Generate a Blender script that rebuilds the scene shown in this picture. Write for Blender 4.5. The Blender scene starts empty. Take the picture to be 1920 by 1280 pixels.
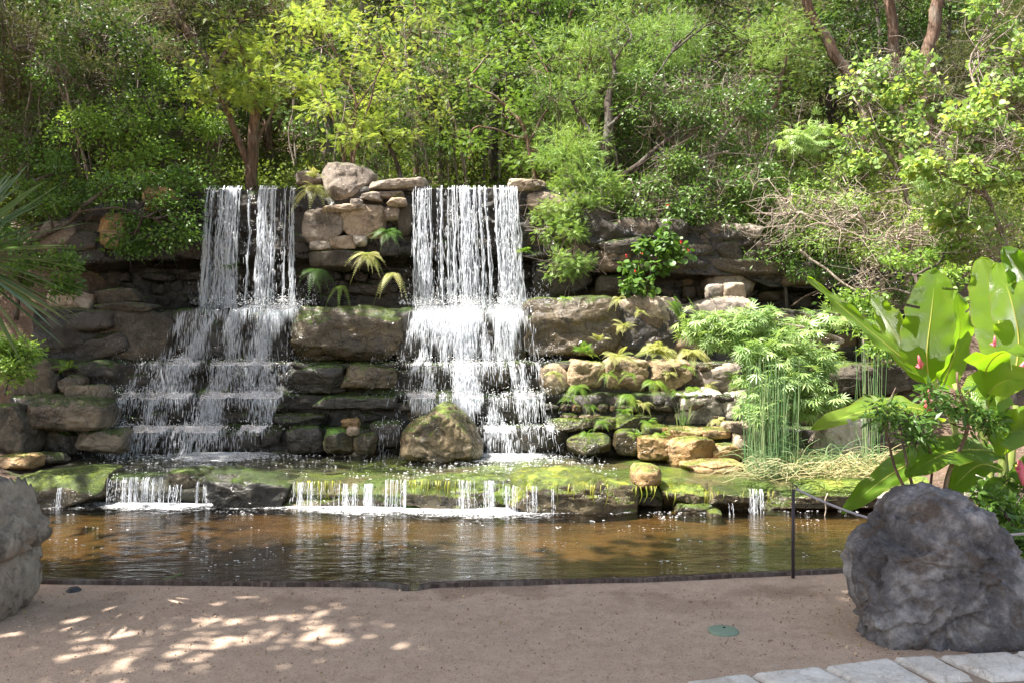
import bpy, math, random
import numpy as np
from mathutils import Vector

# ------------------------------------------------------------------ camera, sky, sun, exposure
SC = bpy.context.scene
COL = SC.collection
R = math.radians
cam_d = bpy.data.cameras.new("camera"); cam = bpy.data.objects.new("camera", cam_d); COL.objects.link(cam)
cam.location = (0, 0, 1.6); cam.rotation_euler = (R(90), 0, 0)
cam_d.sensor_width = 36; cam_d.lens = 30; cam_d.clip_end = 1500; cam_d.clip_start = 0.05
SC.camera = cam
SUN_EL, SUN_AZ = 62.0, -99.0            # azimuth measured from +Y towards +X of the direction TO the sun
to_sun = Vector((math.sin(R(SUN_AZ)) * math.cos(R(SUN_EL)), math.cos(R(SUN_AZ)) * math.cos(R(SUN_EL)), math.sin(R(SUN_EL))))
W = bpy.data.worlds.new("World"); SC.world = W; W.use_nodes = True
wn = W.node_tree; bg = wn.nodes["Background"]
sky = wn.nodes.new("ShaderNodeTexSky"); sky.sky_type = 'NISHITA'; sky.sun_disc = False
sky.sun_elevation = R(SUN_EL); sky.sun_rotation = R(SUN_AZ); sky.dust_density = 2.0; sky.ozone_density = 0.6
tintn = wn.nodes.new('ShaderNodeMix'); tintn.data_type = 'RGBA'; tintn.blend_type = 'MULTIPLY'; tintn.inputs[0].default_value = 1; tintn.inputs[7].default_value = (1.15, 1.0, .84, 1)
wn.links.new(sky.outputs[0], tintn.inputs[6]); wn.links.new(tintn.outputs[2], bg.inputs[0]); bg.inputs[1].default_value = 0.11
sd = bpy.data.lights.new("sun", 'SUN'); sd.energy = 5.0; sd.angle = R(0.55); sd.color = (1.0, 0.955, 0.89)
so = bpy.data.objects.new("sun", sd); COL.objects.link(so); so.rotation_euler = (-to_sun).to_track_quat('-Z', 'Y').to_euler()
so.location = to_sun * 50
SC.view_settings.view_transform = 'Standard'; SC.view_settings.look = 'None'
SC.view_settings.gamma = 1; SC.view_settings.exposure = 1.93
SC.render.engine = 'CYCLES'
SC.cycles.max_bounces = 8; SC.cycles.transparent_max_bounces = 24; SC.cycles.transmission_bounces = 5
SC.cycles.caustics_reflective = False; SC.cycles.caustics_refractive = False

F = 1600.0
def P(px, py, Y):                         # a point of the place, from where it is seen and how far away it stands
    return np.array([(px - 960) / F * Y, Y, 1.6 - (py - 640) / F * Y])
rng = np.random.default_rng(7)
random.seed(7)

# ------------------------------------------------------------------ noise
_perm = np.random.default_rng(3).permutation(256); _perm = np.concatenate([_perm, _perm, _perm])
_g = np.random.default_rng(4).normal(size=(256, 3)); _g /= np.linalg.norm(_g, axis=1)[:, None]
def perlin(p):
    p = np.asarray(p, float); i = np.floor(p).astype(int); f = p - i; i &= 255
    u = f * f * f * (f * (f * 6 - 15) + 10)
    def gd(dx, dy, dz):
        h = _perm[_perm[_perm[(i[:, 0] + dx) & 255] + ((i[:, 1] + dy) & 255)] + ((i[:, 2] + dz) & 255)]
        return _g[h][:, 0] * (f[:, 0] - dx) + _g[h][:, 1] * (f[:, 1] - dy) + _g[h][:, 2] * (f[:, 2] - dz)
    def L(a, b, t): return a + (b - a) * t
    x0 = L(L(gd(0,0,0), gd(1,0,0), u[:,0]), L(gd(0,1,0), gd(1,1,0), u[:,0]), u[:,1])
    x1 = L(L(gd(0,0,1), gd(1,0,1), u[:,0]), L(gd(0,1,1), gd(1,1,1), u[:,0]), u[:,1])
    return L(x0, x1, u[:,2]) * 1.6
def fbm(p, o=4, ridged=False):
    s = 0; a = 1.0; t = 0; p = np.asarray(p, float)
    for k in range(o):
        n = perlin(p); n = (1 - 2 * np.abs(n)) if ridged else n
        s = s + a * n; t += a; a *= 0.5; p = p * 2.03 + 11.7
    return s / t

# ------------------------------------------------------------------ mesh helpers
def mesh_np(name, verts, faces, mat=None, rnd=None, smooth=True):
    """faces: (n,k) array or a list of such arrays (k may differ)."""
    if not isinstance(faces, (list, tuple)): faces = [faces]
    faces = [np.asarray(f, np.int32) for f in faces if len(f)]
    me = bpy.data.meshes.new(name); verts = np.asarray(verts, np.float32)
    me.vertices.add(len(verts)); me.vertices.foreach_set("co", verts.ravel())
    loops = np.concatenate([f.ravel() for f in faces]); tot = np.concatenate([np.full(len(f), f.shape[1]) for f in faces])
    st = np.concatenate([[0], np.cumsum(tot)[:-1]]).astype(np.int32)
    me.loops.add(len(loops)); me.loops.foreach_set("vertex_index", loops)
    me.polygons.add(len(tot)); me.polygons.foreach_set("loop_start", st)
    if smooth: me.polygons.foreach_set("use_smooth", np.ones(len(tot), bool))
    if rnd is not None:
        a = me.attributes.new("rnd", 'FLOAT', 'POINT'); a.data.foreach_set("value", np.asarray(rnd, np.float32))
    me.update(calc_edges=True); me.validate()
    if mat: me.materials.append(mat)
    return me
def link(name, me, parent=None, loc=None):
    o = bpy.data.objects.new(name, me); COL.objects.link(o)
    if parent: o.parent = parent
    if loc is not None: o.location = loc
    return o
def tag(o, label=None, cat=None, group=None, kind=None):
    if label: o["label"] = label
    if cat: o["category"] = cat
    if group: o["group"] = group
    if kind: o["kind"] = kind
    return o
def empty(name, loc, label, cat, group=None):
    o = bpy.data.objects.new(name, None); o.empty_display_size = .1; COL.objects.link(o); o.location = loc
    return tag(o, label, cat, group)
class Acc:
    """collects vertex and face arrays into one mesh"""
    def __init__(s): s.v = []; s.f = {}; s.r = []; s.n = 0
    def add(s, v, f, r=None):
        v = np.asarray(v, float).reshape(-1, 3)
        for q in (f if isinstance(f, list) else [f]):
            q = np.asarray(q)
            if len(q): s.f.setdefault(q.shape[1], []).append(q + s.n)
        s.v.append(v); s.n += len(v)
        s.r.append(np.full(len(v), rng.random()) if r is None else np.broadcast_to(np.asarray(r, float), (len(v),)))
        return s
    def obj(s, name, mat, parent=None, origin=None, smooth=True):
        if not s.n: return None
        v = np.concatenate(s.v)
        if origin is not None: v = v - np.asarray(origin)
        me = mesh_np(name, v, [np.concatenate(a) for a in s.f.values()], mat, np.concatenate(s.r), smooth)
        return link(name, me, parent, None if (parent or origin is None) else origin)
def norm(a): return a / np.maximum(np.linalg.norm(a, axis=-1, keepdims=True), 1e-9)
def tube(acc, pts, rad, k=6, r=None, caps=True):
    pts = np.asarray(pts, float); n = len(pts); rad = np.broadcast_to(np.asarray(rad, float), (n,))
    t = norm(np.gradient(pts, axis=0)); ref = np.array([0, 0, 1.0]) if abs(t[:, 2]).mean() < .8 else np.array([1.0, 0, 0])
    a = norm(np.cross(t, ref)); b = np.cross(t, a)
    th = np.arange(k) * 2 * math.pi / k
    v = pts[:, None] + rad[:, None, None] * (np.cos(th)[None, :, None] * a[:, None] + np.sin(th)[None, :, None] * b[:, None])
    i = np.arange(n - 1)[:, None] * k; j = np.arange(k)[None]; j2 = (j + 1) % k
    f = np.stack([i + j, i + j2, i + k + j2, i + k + j], -1).reshape(-1, 4)
    fs = [f]
    if caps: fs.append(np.array([list(range(k))[::-1], [(n - 1) * k + q for q in range(k)]]))
    acc.add(v.reshape(-1, 3), fs, r)
def smooth_path(ctrl, n=12, wob=0.0):
    c = np.asarray(ctrl, float)
    if len(c) < 2: return c
    d = np.concatenate([[0], np.cumsum(np.linalg.norm(np.diff(c, axis=0), axis=1))]); t = np.linspace(0, d[-1], n)
    m = np.gradient(c, d, axis=0) if len(c) > 2 else np.diff(c, axis=0).repeat(2, 0) / d[-1]
    k = np.clip(np.searchsorted(d, t, side='right') - 1, 0, len(c) - 2); h = (d[k + 1] - d[k]); u = ((t - d[k]) / h)[:, None]; h = h[:, None]
    p = (2*u**3 - 3*u**2 + 1) * c[k] + (u**3 - 2*u**2 + u) * h * m[k] + (-2*u**3 + 3*u**2) * c[k+1] + (u**3 - u**2) * h * m[k+1]
    if wob: p = p + np.stack([perlin(np.stack([t * 2.2 + 9.1 * q, t * 0 + rng.random() * 50, t * 0 + q], -1)) for q in range(3)], -1) * wob * np.minimum(1, t / (d[-1] * .3 + 1e-6))[:, None]
    return p
def scatter(acc, tv, tf, pos, fwd, nrm, scale, rnd=None):
    """copies of a leaf template (y along the leaf, z its upper side)"""
    N = len(pos); fwd = norm(fwd); s = norm(np.cross(fwd, nrm)); n = np.cross(s, fwd)
    M = np.stack([s, fwd, n], -1)
    scale = np.asarray(scale, float)
    if scale.ndim == 1: scale = np.repeat(scale[:, None], 3, 1)
    v = np.einsum('nij,nvj->nvi', M, tv[None] * scale[:, None, :]) + pos[:, None]
    f = tf[None] + (np.arange(N) * len(tv))[:, None, None]
    rn = rng.random(N) if rnd is None else rnd
    acc.add(v.reshape(-1, 3), f.reshape(-1, tf.shape[1]), np.repeat(rn, len(tv)))

# leaf templates
def t_simple(w=.28, h=.06, droop=.1):
    return np.array([[0,0,0],[-w,.42,h],[0,.5,0],[w,.42,h],[0,1,-droop]]), np.array([[0,2,1],[2,4,1],[0,3,2],[2,3,4]])
def t_quad(w=.3): return np.array([[0,0,0],[w,.45,.05],[0,1,-.08],[-w,.45,.05]]), np.array([[0,1,2],[0,2,3]])
def t_round():
    a = np.linspace(-2.5, 2.5, 8); v = np.stack([np.sin(a) * .5, .5 - np.cos(a) * .5 * -1, np.abs(np.sin(a)) * .05], -1)
    v[:, 1] = .45 + .5 * np.cos(a); v = np.concatenate([[[0, .12, -.04]], v]); f = np.array([[0, i + 1, i] for i in range(1, 8)]); return v, f
def leaflets(spec):
    V = []; Fc = []
    for (bx, by, ang, L, w, dz) in spec:
        d = np.array([math.sin(ang), math.cos(ang), 0]); s = np.array([d[1], -d[0], 0]); b = np.array([bx, by, 0.])
        n = len(V); V += [b, b + d*L*.45 + s*w + [0,0,dz*.3], b + d*L + [0,0,dz], b + d*L*.45 - s*w + [0,0,dz*.3]]
        Fc += [[n, n+1, n+2], [n, n+2, n+3]]
    return np.array(V), np.array(Fc)
def t_palmate(n=7): return leaflets([(0, .25, (q - (n-1)/2) * .52, .85 - .05*abs(q-(n-1)/2), .06, -.2) for q in range(n)])
def t_pinnate(n=9, ll=.3, w=.045):
    sp = []
    for q in range(n):
        y = .1 + .85 * q / n; L = ll * math.sin(math.pi * (.25 + .68 * q / n))
        sp += [(0, y, 1.15, L, w, -.05), (0, y, -1.15, L, w, -.05)]
    sp.append((0, 0, 0, 1.0, .012, -.03)); return leaflets(sp)
def t_tuft(n=8):
    r = np.random.default_rng(n); sp = []
    V = []; Fc = []
    for q in range(n):
        d = norm(np.array([r.normal() * .5, 1, r.normal() * .5])); s = norm(np.cross(d, r.normal(size=3))); b = d * .25 * r.random() + r.normal(size=3) * .08; L = .5 + .5 * r.random()
        m = len(V); V += [b - s*.035, b + s*.035, b + d*L]; Fc += [[m, m+1, m+2]]
    return np.array(V), np.array(Fc)

# ------------------------------------------------------------------ materials
def mat_base(name):
    m = bpy.data.materials.new(name); m.use_nodes = True; nt = m.node_tree; nt.nodes.clear()
    out = nt.nodes.new("ShaderNodeOutputMaterial"); return m, nt, out
class NT:
    def __init__(s, nt): s.nt = nt
    def n(s, t, **kw):
        q = s.nt.nodes.new(t)
        for k, v in kw.items(): setattr(q, k, v)
        return q
    def l(s, a, b): s.nt.links.new(a, b)
    def noise(s, vec, scale, detail=4, rough=.55, dist=0.0):
        q = s.n("ShaderNodeTexNoise"); q.inputs["Scale"].default_value = scale; q.inputs["Detail"].default_value = detail
        q.inputs["Roughness"].default_value = rough; q.inputs["Distortion"].default_value = dist
        if vec is not None: s.l(vec, q.inputs["Vector"])
        return q.outputs["Fac"]
    def ramp(s, fac, stops, interp='LINEAR'):
        q = s.n("ShaderNodeValToRGB"); e = q.color_ramp.elements; q.color_ramp.interpolation = interp
        while len(e) < len(stops): e.new(.5)
        for i, (p, c) in enumerate(stops):
            e[i].position = p; e[i].color = (*c, 1) if len(c) == 3 else c
        s.l(fac, q.inputs[0]); return q.outputs[0]
    def mix(s, fac, a, b, blend='MIX'):
        q = s.n("ShaderNodeMix", data_type='RGBA', blend_type=blend)
        for i, x in ((0, fac), (6, a), (7, b)):
            if isinstance(x, (int, float)): q.inputs[i].default_value = x
            elif isinstance(x, tuple): q.inputs[i].default_value = (*x, 1)
            else: s.l(x, q.inputs[i])
        return q.outputs[2]
    def math(s, op, a, b=0.0, clamp=False):
        q = s.n("ShaderNodeMath", operation=op, use_clamp=clamp)
        for i, x in enumerate((a, b)):
            if isinstance(x, (int, float)): q.inputs[i].default_value = x
            else: s.l(x, q.inputs[i])
        return q.outputs[0]
    def ss(s, x, lo, hi):
        q = s.n("ShaderNodeMapRange", interpolation_type='SMOOTHSTEP'); s.l(x, q.inputs[0]); q.inputs[1].default_value = lo; q.inputs[2].default_value = hi
        return q.outputs[0]
    def bump(s, h, strength, dist, nrm=None):
        q = s.n("ShaderNodeBump"); q.inputs["Strength"].default_value = strength; q.inputs["Distance"].default_value = dist
        s.l(h, q.inputs["Height"])
        if nrm is not None: s.l(nrm, q.inputs["Normal"])
        return q.outputs[0]
    def coord(s, kind="Object", scale=None, offset_random=True):
        c = s.n("ShaderNodeTexCoord").outputs[kind]
        if kind == "Object" and offset_random:
            oi = s.n("ShaderNodeObjectInfo"); a = s.n("ShaderNodeVectorMath", operation='ADD'); m = s.math('MULTIPLY', oi.outputs["Random"], 40.0)
            s.l(c, a.inputs[0]); s.l(m, a.inputs[1]); c = a.outputs[0]
        if scale:
            mp = s.n("ShaderNodeMapping"); mp.inputs["Scale"].default_value = scale; s.l(c, mp.inputs[0]); c = mp.outputs[0]
        return c
def leaf_mat(name, cols, trans=.4, rough=.45, tint=(1.15, 1.15, .68), spec=.35, veins=False):
    m, nt, out = mat_base(name); h = NT(nt)
    a = h.n("ShaderNodeAttribute", attribute_name="rnd").outputs["Fac"]
    k = len(cols); c = h.ramp(a, [(i / max(1, k - 1), cc) for i, cc in enumerate(cols)])
    big = h.noise(h.coord("Object", offset_random=False), 1.3, 2); big = h.ss(big, .3, .7)
    c = h.mix(h.math('MULTIPLY', big, .45), c, h.mix(1.0, c, (1.3, 1.12, .75), 'MULTIPLY'))
    bs = h.n("ShaderNodeBsdfPrincipled"); h.l(c, bs.inputs["Base Color"]); bs.inputs["Roughness"].default_value = rough; bs.inputs["Specular IOR Level"].default_value = spec
    tr = h.n("ShaderNodeBsdfTranslucent"); h.l(h.mix(1.0, c, tint, 'MULTIPLY'), tr.inputs[0])
    if veins:
        co = h.n("ShaderNodeUVMap").outputs[0]
        wv = h.n("ShaderNodeTexWave", bands_direction='Y'); wv.inputs["Scale"].default_value = 14; wv.inputs["Distortion"].default_value = .6; h.l(co, wv.inputs[0])
        b = h.bump(wv.outputs["Fac"], .8, .006); h.l(b, bs.inputs["Normal"])
        sx = h.n("ShaderNodeSeparateXYZ"); h.l(co, sx.inputs[0]); c = h.mix(h.math('MULTIPLY', wv.outputs["Fac"], .35), c, h.mix(1.0, c, (.62,.7,.5), 'MULTIPLY'))
        c = h.mix(h.math('MULTIPLY', h.ss(h.noise(co, 1.2, 4), .5, .7), .4), c, (.33,.42,.06)); c = h.mix(h.math('MULTIPLY', h.ss(h.math('ADD', sx.outputs[0], h.math('MULTIPLY', h.noise(co, 5, 3), .12)), 1.0, 1.07), .8), c, (.34,.24,.06)); h.l(c, bs.inputs["Base Color"])
    mx = h.n("ShaderNodeMixShader"); mx.inputs[0].default_value = trans
    h.l(bs.outputs[0], mx.inputs[1]); h.l(tr.outputs[0], mx.inputs[2]); h.l(mx.outputs[0], out.inputs[0]); return m
def bark_mat(name, a, b, scale=1.0):
    m, nt, out = mat_base(name); h = NT(nt); v = h.coord("Object", (9*scale, 9*scale, 1.6*scale))
    n = h.noise(v, 3, 6, .65, .4); n2 = h.noise(h.coord("Object"), 3, 3)
    c = h.ramp(n, [(.32, tuple(x * .45 for x in a)), (.5, a), (.68, b)]); c = h.mix(h.math('MULTIPLY', h.ss(n2, .45, .7), .4), c, (.2, .2, .17))
    bs = h.n("ShaderNodeBsdfPrincipled"); h.l(c, bs.inputs["Base Color"]); bs.inputs["Roughness"].default_value = .9; bs.inputs["Specular IOR Level"].default_value = .2
    h.l(h.bump(n, .9, .02), bs.inputs["Normal"]); h.l(bs.outputs[0], out.inputs[0]); return m
def rock_mat(name, a, b, c, moss=0.0, crk=.35, per=False, spk=.4, mosscol=(.10, .16, .02), wet=0.0, bump=.03, fs=1.0, mossup=.55, stain=(.05, .045, .035), mosscol2=None):
    m, nt, out = mat_base(name); h = NT(nt); v = h.coord("Object")
    n1 = h.noise(v, 1.7*fs, 5, .6, .3); n2 = h.noise(v, 9*fs, 6, .7); n3 = h.noise(v, 42*fs, 4, .7)
    f = h.math('ADD', h.math('MULTIPLY', n1, .6), h.math('MULTIPLY', n2, .4))
    col = h.ramp(f, [(.34, a), (.5, b), (.64, c)])
    vo = h.n("ShaderNodeTexVoronoi", feature='DISTANCE_TO_EDGE'); vo.inputs["Scale"].default_value = 2.2*fs
    vd = h.n("ShaderNodeVectorMath", operation='ADD'); nz = h.n("ShaderNodeTexNoise"); nz.inputs["Scale"].default_value = 3*fs; nz.inputs["Detail"].default_value = 4; h.l(v, nz.inputs["Vector"])
    h.l(v, vd.inputs[0]); h.l(nz.outputs["Color"], vd.inputs[1]); h.l(vd.outputs[0], vo.inputs["Vector"])
    crack = h.ss(vo.outputs["Distance"], 0, .035)
    col = h.mix(h.math('MULTIPLY', h.ss(h.noise(v, 3.1*fs, 5, .65), .5, .66), .75), col, stain)
    col = h.mix(h.math('MULTIPLY', h.ss(n3, .52, .7), spk), col, tuple(min(1, x*1.5) for x in c))
    col = h.mix(h.math('MULTIPLY', h.math('SUBTRACT', 1.0, crack), crk), col, tuple(x*.6 for x in a))
    hgt = h.math('ADD', h.math('MULTIPLY', n2, .55), h.math('MULTIPLY', n3, .22)); hgt = h.math('ADD', hgt, h.math('MULTIPLY', crack, .18*crk/.35)); hgt = h.math('ADD', hgt, h.math('MULTIPLY', h.noise(v, 95*fs, 3, .75), .12))
    if per:
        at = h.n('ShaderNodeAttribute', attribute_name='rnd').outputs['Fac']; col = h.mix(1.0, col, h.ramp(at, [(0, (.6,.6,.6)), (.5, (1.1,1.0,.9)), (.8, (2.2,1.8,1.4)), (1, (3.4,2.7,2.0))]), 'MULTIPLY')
    rough = .85
    bs = h.n("ShaderNodeBsdfPrincipled")
    if moss > 0:
        g = h.n("ShaderNodeNewGeometry"); sp = h.n("ShaderNodeSeparateXYZ"); h.l(g.outputs["Normal"], sp.inputs[0])
        k = h.math('ADD', h.math('MULTIPLY', sp.outputs[2], mossup), h.noise(v, 2.6, 5, .7)); k = h.math('ADD', k, h.math('MULTIPLY', h.noise(v, 16, 3), .35))
        th = 1.35 - moss * .8; mk = h.ss(k, th - .1, th + .1)
        mc = h.ramp(h.noise(v, 7, 4, .7), [(.35, tuple(x*.45 for x in mosscol)), (.5, mosscol), (.66, mosscol2 or tuple(min(1, x*1.7) for x in mosscol))])
        col = h.mix(mk, col, mc); hgt = h.math('ADD', hgt, h.math('MULTIPLY', h.math('MULTIPLY', mk, h.noise(v, 60, 3, .8)), .45))
    if wet > 0:
        wm = h.ss(h.noise(v, 2.2, 3), .5 - wet * .3, .62 - wet * .25)
        rg = h.n("ShaderNodeMapRange"); h.l(wm, rg.inputs[0]); rg.inputs[3].default_value = .7; rg.inputs[4].default_value = .16; h.l(rg.outputs[0], bs.inputs["Roughness"])
        col = h.mix(h.math('MULTIPLY', wm, .6), col, h.mix(1.0, col, (.35, .32, .28), 'MULTIPLY'))
    else: bs.inputs["Roughness"].default_value = rough
    bs.inputs["Specular IOR Level"].default_value = .5 if wet > 0 else .25
    h.l(col, bs.inputs["Base Color"]); h.l(h.bump(hgt, .85, bump), bs.inputs["Normal"]); h.l(bs.outputs[0], out.inputs[0]); return m
def plain_mat(name, col, rough=.6, metal=0.0, var=.25, scale=20, bump=.0):
    m, nt, out = mat_base(name); h = NT(nt); n = h.noise(h.coord("Object"), scale, 5, .65)
    c = h.mix(n, tuple(x*(1-var) for x in col), tuple(min(1, x*(1+var)) for x in col))
    bs = h.n("ShaderNodeBsdfPrincipled"); h.l(c, bs.inputs["Base Color"]); bs.inputs["Roughness"].default_value = rough; bs.inputs["Metallic"].default_value = metal
    if bump: h.l(h.bump(n, .7, bump), bs.inputs["Normal"])
    h.l(bs.outputs[0], out.inputs[0]); return m
def spray_mat(name, alpha=.8, tint=(.86, .89, .93)):
    m, nt, out = mat_base(name); h = NT(nt)
    bs = h.n("ShaderNodeBsdfPrincipled"); bs.inputs["Base Color"].default_value = (*tint, 1); bs.inputs["Roughness"].default_value = .22; bs.inputs["Specular IOR Level"].default_value = .7
    tl = h.n("ShaderNodeBsdfTranslucent"); tl.inputs[0].default_value = (*tint, 1)
    m1 = h.n("ShaderNodeMixShader"); m1.inputs[0].default_value = .35; h.l(bs.outputs[0], m1.inputs[1]); h.l(tl.outputs[0], m1.inputs[2])
    tp = h.n("ShaderNodeBsdfTransparent"); mx = h.n("ShaderNodeMixShader"); mx.inputs[0].default_value = alpha
    h.l(tp.outputs[0], mx.inputs[1]); h.l(m1.outputs[0], mx.inputs[2]); h.l(mx.outputs[0], out.inputs[0]); return m
def sheet_mat(name, lo=.5, hi=.68, amt=.6, scale=(38, 38, 2.2), tint=(.8, .84, .9)):
    """a film of falling water: white where it breaks up, clear and glossy between"""
    m, nt, out = mat_base(name); h = NT(nt); v = h.coord("Object", scale, False)
    n = h.noise(v, 1.0, 5, .7, .3); n2 = h.noise(h.coord("Object", offset_random=False), 3.0, 3)
    mk = h.math('MULTIPLY', h.ss(h.math('ADD', n, h.math('MULTIPLY', n2, .25)), lo + .125, hi + .125), amt)
    gl = h.n("ShaderNodeBsdfGlossy"); gl.inputs["Roughness"].default_value = .08; h.l(h.bump(n, .6, .02), gl.inputs["Normal"])
    tp = h.n("ShaderNodeBsdfTransparent"); tp.inputs[0].default_value = (.86, .9, .9, 1); fr = h.n("ShaderNodeFresnel"); fr.inputs[0].default_value = 1.33
    fk = h.math('ADD', fr.outputs[0], .04, True)
    m1 = h.n("ShaderNodeMixShader"); h.l(fk, m1.inputs[0]); h.l(tp.outputs[0], m1.inputs[1]); h.l(gl.outputs[0], m1.inputs[2])
    df = h.n("ShaderNodeBsdfPrincipled"); df.inputs["Base Color"].default_value = (*tint, 1); df.inputs["Roughness"].default_value = .3
    tl = h.n("ShaderNodeBsdfTranslucent"); tl.inputs[0].default_value = (*tint, 1)
    m2 = h.n("ShaderNodeMixShader"); m2.inputs[0].default_value = .35; h.l(df.outputs[0], m2.inputs[1]); h.l(tl.outputs[0], m2.inputs[2])
    m3 = h.n("ShaderNodeMixShader"); h.l(mk, m3.inputs[0]); h.l(m1.outputs[0], m3.inputs[1]); h.l(m2.outputs[0], m3.inputs[2]); h.l(m3.outputs[0], out.inputs[0]); return m
def water_mat(name, tint, wave=(3, 7, 3), bumps=.05, foam=0.0, strength=.5):
    m, nt, out = mat_base(name); h = NT(nt); v = h.coord("Object", wave, False)
    n = h.noise(v, 1.2, 4, .6, .8); n2 = h.noise(v, 5, 3, .6); hh = h.math('ADD', n, h.math('MULTIPLY', n2, .25))
    b = h.bump(hh, strength, bumps)
    gl = h.n("ShaderNodeBsdfGlossy"); gl.inputs["Roughness"].default_value = .03; gl.inputs[0].default_value = (1, 1, 1, 1); h.l(b, gl.inputs["Normal"])
    tp = h.n("ShaderNodeBsdfTransparent"); tp.inputs[0].default_value = (*tint, 1)
    fr = h.n("ShaderNodeFresnel"); fr.inputs[0].default_value = 1.33; h.l(b, fr.inputs["Normal"])
    mx = h.n("ShaderNodeMixShader"); h.l(h.math('MULTIPLY', fr.outputs[0], 1.25, True), mx.inputs[0]); h.l(tp.outputs[0], mx.inputs[1]); h.l(gl.outputs[0], mx.inputs[2])
    h.l(mx.outputs[0], out.inputs[0]); return m

M = {}
M['leaf_yellow'] = leaf_mat("leaf_yellowgreen", [(.17,.27,.05), (.28,.40,.08), (.40,.48,.11), (.33,.45,.09)], .5)
M['leaf_bright'] = leaf_mat("leaf_bright", [(.10,.2,.035), (.19,.32,.07), (.28,.42,.10)], .45)
M['leaf_fresh'] = leaf_mat("leaf_fresh", [(.14,.25,.06), (.23,.36,.1), (.32,.44,.15)], .42)
M['leaf_mid'] = leaf_mat("leaf_mid", [(.045,.11,.02), (.09,.185,.035), (.15,.26,.06)], .4, .42, spec=.4)
M['leaf_gloss'] = leaf_mat("leaf_gloss", [(.05,.11,.02), (.1,.19,.045), (.17,.27,.08)], .3, .4, spec=.45)
M['leaf_dark'] = leaf_mat("leaf_dark", [(.03,.065,.015), (.05,.10,.025), (.09,.15,.035)], .3)
M['leaf_juniper'] = leaf_mat("leaf_juniper", [(.08,.11,.045), (.14,.17,.07), (.22,.22,.11)], .35, .6)
M['leaf_palmate'] = leaf_mat("leaf_palmate", [(.16,.28,.08), (.26,.40,.14), (.34,.46,.2)], .35, .35, spec=.6)
M['leaf_redbud'] = leaf_mat("leaf_heart", [(.13,.24,.07), (.2,.33,.1), (.27,.4,.14), (.40,.43,.09)], .42, .4)
M['fern'] = leaf_mat("fern_green", [(.09,.2,.03), (.17,.32,.05), (.3,.42,.07)], .45)
M['fern_pale'] = leaf_mat("fern_pale", [(.26,.33,.1), (.42,.46,.17), (.5,.5,.24)], .4)
M['fern_dark'] = leaf_mat("fern_dark", [(.04,.10,.02), (.07,.16,.03), (.1,.2,.04)], .35)
M['blade'] = leaf_mat("blade_bluegreen", [(.05,.12,.05), (.09,.18,.08), (.15,.25,.13)], .25, .35, spec=.6)
M['reed'] = leaf_mat("reed_green", [(.10,.22,.09), (.18,.32,.14), (.36,.44,.24)], .25, .4)
M['straw'] = leaf_mat("dry_reed", [(.30,.34,.14), (.5,.47,.27), (.62,.56,.38), (.2,.3,.1)], .3, .5)
M['banana'] = leaf_mat("banana_leaf", [(.13,.29,.02), (.20,.37,.03), (.26,.43,.05)], .5, .3, (1.35,1.35,.35), .6, True)
M['midrib'] = leaf_mat("midrib", [(.42,.46,.08), (.5,.5,.12)], .2, .4)
M['bark_red'] = bark_mat("bark_red", (.13,.08,.055), (.27,.18,.13))
M['bark_grey'] = bark_mat("bark_grey", (.19,.15,.12), (.36,.30,.26))
M['bark_dark'] = bark_mat("bark_dark", (.06,.045,.035), (.14,.11,.09))
M['twig_pale'] = bark_mat("twig_pale", (.36,.29,.23), (.58,.5,.43), 2)
# rocks
G = dict
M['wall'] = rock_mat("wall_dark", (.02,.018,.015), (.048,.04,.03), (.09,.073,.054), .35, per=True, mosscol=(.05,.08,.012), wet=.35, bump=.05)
M['dark'] = rock_mat("stone_dark", (.03,.025,.02), (.07,.06,.046), (.15,.125,.095), .25, mosscol=(.07,.1,.02), wet=0, bump=.04)
M['darkwet'] = rock_mat("stone_dark_wet", (.022,.02,.016), (.055,.047,.036), (.11,.09,.06), .42, mosscol=(.045,.085,.012), wet=.8, bump=.04)
M['blackwet'] = rock_mat("stone_black_wet", (.02,.02,.017), (.045,.042,.033), (.08,.07,.05), .3, mosscol=(.06,.1,.015), wet=1.0, bump=.06)
M['brownwet'] = rock_mat("stone_brown_wet", (.04,.032,.02), (.115,.088,.05), (.25,.19,.105), .45, mosscol=(.08,.12,.015), wet=.7, bump=.05)
M['tan'] = rock_mat("stone_tan", (.15,.11,.075), (.31,.24,.175), (.46,.38,.29), .12, mosscol=(.12,.16,.03), wet=0, bump=.03)
M['taupe'] = rock_mat("stone_taupe", (.11,.088,.07), (.23,.19,.155), (.36,.31,.255), .1, mosscol=(.1,.13,.03), wet=0, bump=.025)
M['ochre'] = rock_mat("stone_ochre", (.25,.14,.055), (.38,.235,.10), (.48,.34,.17), .25, mosscol=(.16,.19,.03), wet=.25, bump=.045)
M['pale'] = rock_mat("stone_pale", (.3,.25,.2), (.46,.4,.33), (.6,.54,.46), .12, mosscol=(.14,.18,.04), wet=0, bump=.035)
M['knob'] = rock_mat("stone_knobbly", (.2,.145,.08), (.36,.27,.165), (.5,.4,.27), .16, mosscol=(.15,.2,.03), wet=0, bump=.07, fs=1.3)
M['tanwet'] = rock_mat("stone_tan_wet", (.11,.08,.045), (.24,.18,.10), (.38,.3,.18), .44, mosscol=(.12,.16,.02), wet=.45, bump=.045)
M['knobdark'] = rock_mat("stone_knobbly_dark", (.08,.06,.04), (.16,.125,.085), (.26,.21,.15), .3, mosscol=(.07,.1,.02), wet=.2, bump=.07)
M['mossy'] = rock_mat("stone_mossy", (.05,.043,.026), (.11,.09,.05), (.22,.18,.1), .47, mosscol=(.09,.135,.015), wet=.45, bump=.05, mossup=.7, mosscol2=(.22,.28,.03))
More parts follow.
